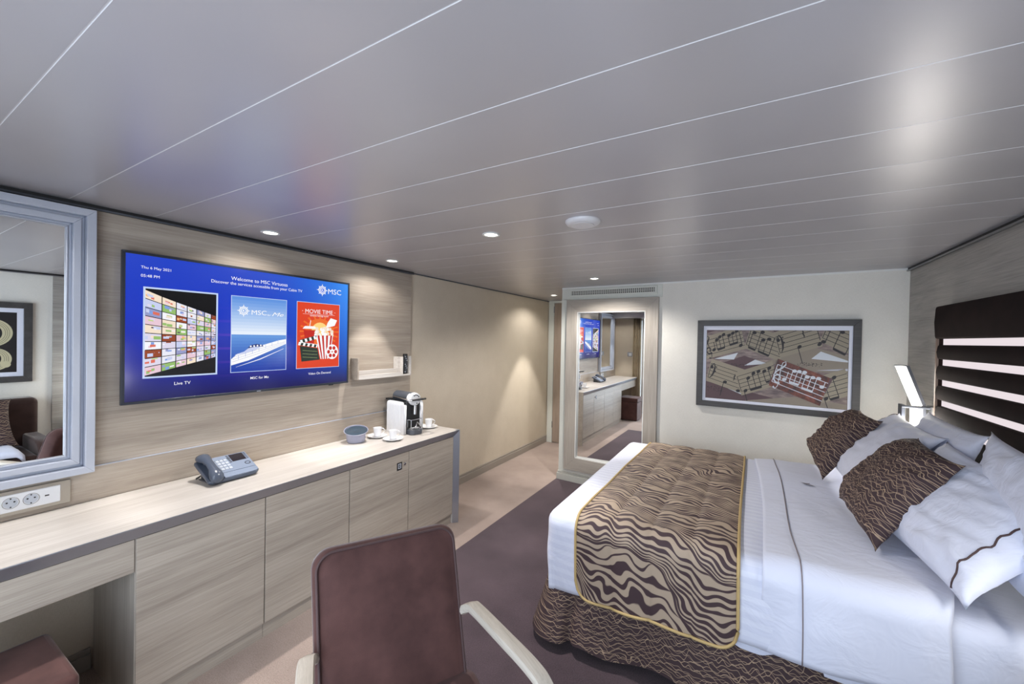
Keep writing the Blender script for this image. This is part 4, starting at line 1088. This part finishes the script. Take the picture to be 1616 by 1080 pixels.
def strip(o, e, h, ground, ink, notes=(), clef=None, lw=.34, w_extra=0):
    """strip of sheet music: o start of its lower edge, e end, h width; local (s 0..1, q 0..1)"""
    dx, dy = e[0]-o[0], e[1]-o[1]; L = math.hypot(dx, dy); ux, uy = dx/L, dy/L; nx, ny = -uy, ux
    f = lambda s, q: (o[0]+dx*s+nx*h*q, o[1]+dy*s+ny*h*q)
    A.poly([f(0, 0), f(1, 0), f(1, 1), f(0, 1)], ground); ly = A.k+1; A.k += 7
    for k in range(5): q = .17+.16*k; A.line([f(.03, q), f(1, q)], lw, ink, ly)
    A.line([f(.03, .17), f(.03, .81)], lw*1.3, ink, ly)
    rot = math.atan2(uy, ux)
    for nt in notes:
        kind, s, q = nt[:3]; c = f(s, q)
        if kind == 'n' or kind == 'u':
            st = (.42 if kind == 'n' else -.42)*nt[3] if len(nt) > 3 else .42
            A.disc(*c, 1.6, ink, ly+1, n=14, ry=1.1, rot=rot+.3); side = .95/L*1.1
            A.line([f(s+(side if st > 0 else -side), q), f(s+(side if st > 0 else -side), q+st)], .5, ink, ly+2)
        if kind == 'b':   # beamed group: s, q, list of (ds, dq), beam height dq
            grp, bh, sl = nt[3], nt[4], nt[5]; up = 1 if bh > 0 else -1; side = up*.95/L*1.1
            for ds, dq in grp:
                A.disc(*f(s+ds, q+dq), 1.6, ink, ly+1, n=14, ry=1.1, rot=rot+.3)
                A.line([f(s+ds+side, q+dq), f(s+ds+side, q+bh+sl*ds)], .5, ink, ly+2)
            A.line([f(s+grp[0][0]+side, q+bh), f(s+grp[-1][0]+side, q+bh+sl*grp[-1][0])], 1.5, ink, ly+3)
        if kind == 'r':
            A.line([f(s, q+.17), f(s+.012, q+.08), f(s-.004, q+.01), f(s+.012, q-.07), f(s-.002, q-.15)], [.3, .9, .9, .9, .3], ink, ly+2)
    if clef == 'g':
        # spiral, upper loop and tail hook
        P = []; 
        for k in range(22): a = -.3+k/21*2*math.pi*1.15; r_ = .05+.135*k/21; P.append((.12+r_*math.sin(a)*h/L, .36-r_*math.cos(a)*.95))
        W = [.35+.9*k/21 for k in range(22)]; A.line([f(*p) for p in P], W, ink, ly+4)
        P = [(.12-.19*h/L, .40), (.12-.12*h/L, .58), (.12+.02*h/L, .74), (.12+.11*h/L, .90), (.12+.08*h/L, 1.0), (.12-.01*h/L, .93), (.12-.02*h/L, .75), (.12+.02*h/L, .5), (.12+.07*h/L, .1), (.12+.02*h/L, -.02), (.12-.08*h/L, .02)]
        A.line([f(*p) for p in P], [.5, .9, 1.1, .9, .5, .5, .6, .6, .5, .5, 1.4], ink, ly+5)
    if clef == 'f':
        P = [(.06, .66), (.075, .80), (.105, .84), (.145, .72), (.15, .50), (.12, .30), (.06, .16)]
        A.line([f(*p) for p in P], [1.2, .8, .7, 1.1, 1.6, 1.0, .3], ink, ly+4); A.disc(*f(.065, .66), 1.2, ink, ly+5)
        for q in (.72, .52): A.disc(*f(.185, q), .5, ink, ly+4)
G3 = [(0, 0), (.10, .05), (.20, .10)]
strip((0, 28.5), (31, 37), 16.5, 'p tan', 'p ink', [('n', .24, .32, .8), ('b', .36, .72, [(0, 0), (.09, .09), (.19, .14)], -.45, .2), ('b', .68, .76, [(0, 0), (.10, .05), (.20, .09)], -.42, .1), ('n', .9, .2, 1.4)], 'g')
strip((29.5, 37.5), (56, 29), 17, 'p tan', 'p ink', [('b', .14, .55, [(0, .2), (.20, .33)], -.45, -.1), ('b', .42, .58, [(0, 0), (.14, .12), (.30, .24)], -.50, -.1), ('n', .95, .3, 1.2)])
strip((56, 31.5), (84, 40), 18, 'p tan', 'p ink', [('u', .50, .2, 1.5), ('r', .66, .62), ('n', .95, .1, 1.7)], 'f')
strip((82, 43), (104, 34), 17, 'p tan', 'p ink', [('b', .45, .40, [(0, .25), (.35, .45)], -.45, -.1), ('u', .1, .05, -1.5)])
strip((0, 12.5), (29, 5), 17, 'p tan', 'p ink', [('u', .50, .22, 1.5), ('r', .70, .55), ('n', .88, .05, 1.5)], 'f')
strip((28.5, 3.5), (56, 13), 17, 'p tan', 'p ink', [('n', .14, .15, -1.2), ('b', .30, .62, [(0, 0), (.16, .12), (.30, .14)], -.5, 0), ('b', .74, .70, [(0, 0), (.14, .06)], -.45, 0)])
strip((82, 2), (104, 10), 17, 'p tan', 'p ink', [('n', .26, .12, -1.3), ('b', .40, .55, [(0, .05), (.25, .25)], -.5, 0)])
A.poly([(48, 13.5), (56.5, 28.5), (91, 19), (82.5, 1.5), (62, 8)], 'p plum')
strip((48.5, 12.2), (83.2, 1.0), 19.5, 'p rust', 'p pale', [('n', .24, .40, .7), ('b', .37, .80, [(0, 0), (.085, .04), (.18, .08)], -.42, .1), ('b', .62, .76, [(0, 0), (.10, .05), (.20, .09)], -.42, .05), ('n', .92, .62, .45)], 'g', lw=.42)
A.build('print', pic)
B().box(AL-.003, AR+.003, -.0141, -.0138, AB-.003, AT+.003).build('print_edge', 'p line', pic)

# ================================================================== ARMCHAIR IN FRONT
ch = thing('armchair', 'plum velvet armchair with bleached wood arms, in the foreground by the desk', 'armchair', (-.655, .728, 0), rz=math.atan2(-.51, .86))
# local: +x is where the chair faces, +y its left side as seen from behind it
def bk(u, v, d):
    """point on the leaning back: u -1..1 across (local y), v 0..1 up, d forward of the mid plane"""
    x = -.225-.17*v/.86*1.0; z = .430+.420*v
    lean = Vector((-.17, 0, .42)).normalized(); nrm = Vector((.42, 0, .17)).normalized()
    o = Vector((-.222, 0, .425))+lean*(v*.462)+nrm*d
    return Vector((o.x, u*(.224-.010*(1-v)), o.z))
def rounded(n=64, rc=.055, w=.224, h=.462):
    P = []
    for cx_, cy_, a0 in ((w-rc, h-rc, 0), (-(w-rc), h-rc, 90), (-(w-.015), .015, 180), (w-.015, .015, 270)):
        r_ = rc if cy_ > .1 else .015
        for k in range(9): a = math.radians(a0+90*k/8); P.append((cx_+r_*math.cos(a), cy_+r_*math.sin(a)))
    return P
out = rounded(); b = B(); rows = []
for (inset, d) in [(.03, -.062), (.008, -.058), (0, -.046), (0, .004), (.005, .015), (.012, .0205)]:
    rows.append([bk(max(-1, min(1, (x*(1-inset/.224))/.224)), max(0, (y-.231)*(1-inset/.231)+.231)/.462, d) for x, y in out])
for r_ in rows: r_.append(r_[0])
b.grid(rows, flip=False); b.add(rows[0][:-1], [tuple(range(len(out)))])
# front face: slightly domed rings
prev = rows[-1]; R2 = [prev]
for (inset, d) in [(.018, .0190), (.03, .024), (.07, .029), (.12, .031), (.20, .032)]:
    R2.append([bk((x*(1-inset/.224))/.224, ((y-.231)*(1-inset/.231)+.231)/.462, d) for x, y in out]); R2[-1].append(R2[-1][0])
b.grid(R2); b.add(R2[-1][:-1], [tuple(range(len(out)))[::-1]])
back = b.build('backrest', 'velvet', ch, smooth='all')
bm = bmesh.new(); bm.from_mesh(back.data); bmesh.ops.remove_doubles(bm, verts=bm.verts, dist=1e-5); bmesh.ops.recalc_face_normals(bm, faces=bm.faces); bm.to_mesh(back.data); bm.free()
pts = [bk((x*(1-.011/.224))/.224, ((y-.231)*(1-.011/.231)+.231)/.462, .0215) for x, y in out]
B().tube(pts, .0042, 8, closed=True).build('piping', 'piping', back, smooth='all')
b = B(); P = []
def seat_ring(ins, z): 
    Q = []; 
    for cx_, cy_, a0 in ((.24, .20, 0), (-.20, .20, 90), (-.20, -.20, 180), (.24, -.20, 270)):
        for k in range(7): a = math.radians(a0+15*k); Q.append((cx_*(1-ins)+.035*(1-ins)*math.cos(a), cy_*(1-ins)+.035*(1-ins)*math.sin(a), z))
    Q.append(Q[0]); return Q
R3 = [seat_ring(.05, .385), seat_ring(0, .392), seat_ring(-.005, .42), seat_ring(0, .446), seat_ring(.03, .457), seat_ring(.12, .463), seat_ring(.4, .468)]
b.grid(R3); b.add(R3[0][:-1], [tuple(range(28))[::-1]]); b.add(R3[-1][:-1], [tuple(range(28))]); b.build('seat', 'velvet', ch, smooth='all')
def smoothpath(P, n=8):
    Q = []
    for i in range(len(P)-1):
        p0, p1, p2, p3 = P[max(i-1, 0)], P[i], P[i+1], P[min(i+2, len(P)-1)]
        for k in range(n):
            t = k/n; Q.append(tuple(.5*((2*p1[j])+(-p0[j]+p2[j])*t+(2*p0[j]-5*p1[j]+4*p2[j]-p3[j])*t*t+(-p0[j]+3*p1[j]-3*p2[j]+p3[j])*t**3) for j in range(3)))
    Q.append(tuple(P[-1])); return Q
for sgn in (1, -1):
    path = [(-.285, .222, .605), (-.250, .236, .632), (-.215, .242, .640), (-.06, .252, .655), (.075, .262, .664), (.135, .266, .654), (.170, .268, .610), (.182, .268, .54), (.192, .266, .30), (.205, .264, .0)]
    path = smoothpath([(x, y*sgn, z) for x, y, z in path], 7)
    B().tube(path, 0, flat=(.016, .011), up=(0, 1, 0)).build('arm', 'chairwood', ch, smooth=True, bevel=.003) if False else None
    # section: wide flat on top (about 32 mm) and 22 mm thick, kept level across the chair
    vs = []; fs = []; m = 12
    for i, p in enumerate(path):
        a_ = Vector(path[min(i+1, len(path)-1)])-Vector(path[max(i-1, 0)]); a_.normalize(); side = Vector((0, 1, 0)); nn = a_.cross(side).normalized()
        hw, hh = .0215, .0135
        for k in range(m):
            t_ = 2*math.pi*(k+.5)/m; cx_, cy_ = math.cos(t_), math.sin(t_); q = (abs(cx_)**4+abs(cy_)**4)**-.25
            vs.append(Vector(p)+side*hw*cx_*q+nn*hh*cy_*q)
    for i in range(len(path)-1):
        for k in range(m): fs.append((i*m+k, i*m+(k+1) % m, (i+1)*m+(k+1) % m, (i+1)*m+k))
    fs += [tuple(range(m))[::-1], tuple((len(path)-1)*m+k for k in range(m))]
    b = B(); b.add(vs, fs); b.build('arm', 'chairwood', ch, smooth=True)
    b = B(); b.tube([(-.205, .200*sgn, .37), (-.25, .215*sgn, .0)], .014, 12); b.build('leg', 'chairwood', ch, smooth='all')
b = B(); b.box(-.24, .20, -.21, .21, .355, .388); b.build('seat_frame', 'chairwood', ch, bevel=.004)

# ------------------------------------------------------------------ ottoman in the knee space
ot = thing('ottoman', 'low plum velvet cube stool in the knee space under the desk', 'stool', (-1.955, .235, 0))
b = B(); b.box(-.170, .172, -.172, .172, .012, .345); b.build('base', 'velvet', ot, bevel=.008)
b = B(); b.box(-.174, .176, -.176, .176, .347, .428); b.build('seat', 'velvet', ot, bevel=.018, seg=4)
for x in (-.13, .13):
    for y in (-.13, .13): B().lathe([(.012, 0), (.014, .014)], 12, (x, y, 0)).build('foot', 'rubber', ot, smooth=True)

# ------------------------------------------------------------------ sofa side, seen in the silver mirror
sf = thing('sofa', 'dark brown velvet sofa with rounded arms against the right wall, seen in the silver mirror', 'sofa', (.60, .33, 0))
b = B(); b.box(-.36, .33, -.60, .60, .06, .30); b.build('base', 'velvet_brown', sf, bevel=.015)
b = B(); b.box(-.40, .18, -.60, .60, .302, .44); b.build('seat_cushion', 'velvet_brown', sf, bevel=.03, seg=4)
b = B(); b.box(.18, .385, -.68, .70, .30, .865); b.build('backrest', 'velvet_brown', sf, bevel=.05, seg=5)
for y in (-.70, .60):
    path = [(.30, 0, .62), (.05, 0, .655), (-.24, 0, .65), (-.34, 0, .60), (-.375, 0, .48), (-.385, 0, .06)]
    b = B(); pr = [(.30, .06), (.30, .54), (-.22, .545), (-.30, .53), (-.35, .50), (-.375, .44), (-.40, .06)]
    b.prism(pr, 1, y, y+.10); b.build('arm', 'velvet_brown', sf, bevel=.02, seg=4)
for x in (-.33, .30):
    for y in (-.60, .60): B().box(x-.02, x+.02, y-.02, y+.02, 0, .06).build('leg', 'rubber', sf)
pillow('cushion', [(.50, .36, .50), (.52, .86, .49), (.70, .84, .87), (.68, .40, .88)], .14, 'wavy', 'patterned cushion on the brown sofa, seen in the silver mirror', 'cushion', None, seed=8)
b = B(); P = []
for i in range(31):
    P.append([(lerp(-.24, .24, i/30), lerp(-.32, .30, j/30), .05+.006*noise.noise(Vector((i*.3, j*.3, 0)))-.045*max(0, (abs(j/15-1)-.85)/.15)**2-.045*max(0, (abs(i/15-1)-.85)/.15)**2) for j in range(31)])
o = b.grid(P).build('folded_sheet', 'linen', None, smooth='all', solid=.02); o.location = (.42, .55, .452); tag(o, 'folded white sheet lying on the sofa seat, seen in the silver mirror', 'sheet')
# framed print over the sofa
p2 = thing('framed_picture', 'framed dark print with large cream curves over the sofa, seen in the silver mirror', 'picture', (.999, .46, 1.0))
def rt2(bm): return bm
b = B(); y0, y1, H = -.56, .56, .748
for poly in ([(y0, H), (y1, H), (y1-.055, H-.055), (y0+.055, H-.055)], [(y0, 0), (y0+.055, .055), (y1-.055, .055), (y1, 0)],
             [(y0, H), (y0+.055, H-.055), (y0+.055, .055), (y0, 0)], [(y1, H), (y1, 0), (y1-.055, .055), (y1-.055, H-.055)]): b.prism(poly, 0, -.032, -.001)
b.build('frame', 'pic_frame', p2, bevel=.002)
B().box(-.014, -.010, y0+.05, y1-.05, .05, H-.05).build('mount', 'mat_board', p2)
F = Flat(lambda u, v, d: (-.0143-d, u, v), .00025)
M['p gold'] = plain('p gold', (150, 128, 70), .5); M['p dark grey'] = plain('p dark grey', (52, 50, 54), .5)
F.rect(y0+.095, y1-.095, .095, H-.095, 'art_dark')
rr_ = random.Random(9)
for k in range(70):
    u_, v_ = lerp(y0+.11, y1-.14, rr_.random()), lerp(.11, H-.13, rr_.random()); F.rect(u_, u_+.012+.03*rr_.random(), v_, v_+.008+.01*rr_.random(), rr_.choice(['p gold', 'p dark grey', 'p dark grey', 'p silver']), layer=2+k % 3)
F.k = 5
for (cu, cv, r_, a0, a1) in ((.30, .46, .11, -2.0, 2.2), (.32, .22, .085, -2.2, 1.9), (.02, .40, .13, .3, 4.6), (-.25, .30, .12, -1.5, 2.6)):
    n = 30; P = [(cu+r_*math.cos(lerp(a0, a1, k/n)), cv+r_*math.sin(lerp(a0, a1, k/n))) for k in range(n+1)]
    F.line(P, [.012+.05*math.sin(math.pi*k/n) for k in range(n+1)], 'art_cream')
    for q in (-.012, 0, .012): F.line([(cu+(r_+q)*math.cos(lerp(a0, a1, k/n)), cv+(r_+q)*math.sin(lerp(a0, a1, k/n))) for k in range(4, n-3)], .002, 'art_dark')
F.disc(.40, .17, .03, 'art_cream')
F.build('print', p2)
# switch plate near the balcony, seen in the tall mirror
t_ = thing('light_switch', 'steel framed light switch on the wall by the balcony, seen in the tall mirror', 'switch', (-2.16, -.449, 1.21))
B().box(-.055, .055, 0, .006, -.045, .045).build('plate', 'steel', t_, bevel=.002); B().box(-.03, .03, .006, .011, -.03, .03).build('rocker', 'white_plastic', t_, bevel=.002)

# ================================================================== LIGHT, SKY, CAMERA
wd = bpy.data.worlds.new('sky'); S.world = wd; wd.use_nodes = True
nt = wd.node_tree; nt.nodes.clear(); ow = nt.nodes.new('ShaderNodeOutputWorld'); bg = nt.nodes.new('ShaderNodeBackground')
bg.inputs[0].default_value = (.75, .86, 1.0, 1); bg.inputs[1].default_value = SKY if 'SKY' in globals() else 5.8
nt.links.new(bg.outputs[0], ow.inputs[0])
L = bpy.data.lights.new('window_portal', 'AREA'); L.shape = 'RECTANGLE'; L.size = 2.92; L.size_y = 1.97; L.cycles.is_portal = True
o = bpy.data.objects.new('window_portal', L); COL.objects.link(o); o.location = (-.54, -.57, .985); o.rotation_euler = (math.radians(90), 0, 0)
cd = bpy.data.cameras.new('camera'); cam = bpy.data.objects.new('camera', cd); COL.objects.link(cam); S.camera = cam
cd.sensor_fit = 'HORIZONTAL'; cd.sensor_width = 36; cd.lens = 36*633.95/1616; cd.clip_start = .02; cd.clip_end = 100
yaw, pit, rol = .5265124, -.0100883, -.01932805
Rm = Matrix.Rotation(yaw, 3, 'Z') @ Matrix.Rotation(pit, 3, 'X') @ Matrix.Rotation(rol, 3, 'Y')
right, fwd, up = Rm @ Vector((1, 0, 0)), Rm @ Vector((0, 1, 0)), Rm @ Vector((0, 0, 1))
mw = Matrix((right, up, -fwd)).transposed().to_4x4(); mw.translation = EYE; cam.matrix_world = mw
vs_ = S.view_settings; vs_.view_transform = 'Standard'; vs_.look = 'None'; vs_.exposure = 0; vs_.gamma = 1; vs_.use_curve_mapping = False
cy = S.cycles; cy.use_denoising = True; cy.max_bounces = 10; cy.diffuse_bounces = 5; cy.glossy_bounces = 6; cy.transparent_max_bounces = 12
cy.caustics_reflective = False; cy.caustics_refractive = False; cy.sample_clamp_indirect = 6
try: cy.denoiser = 'OPENIMAGEDENOISE'
except Exception: pass
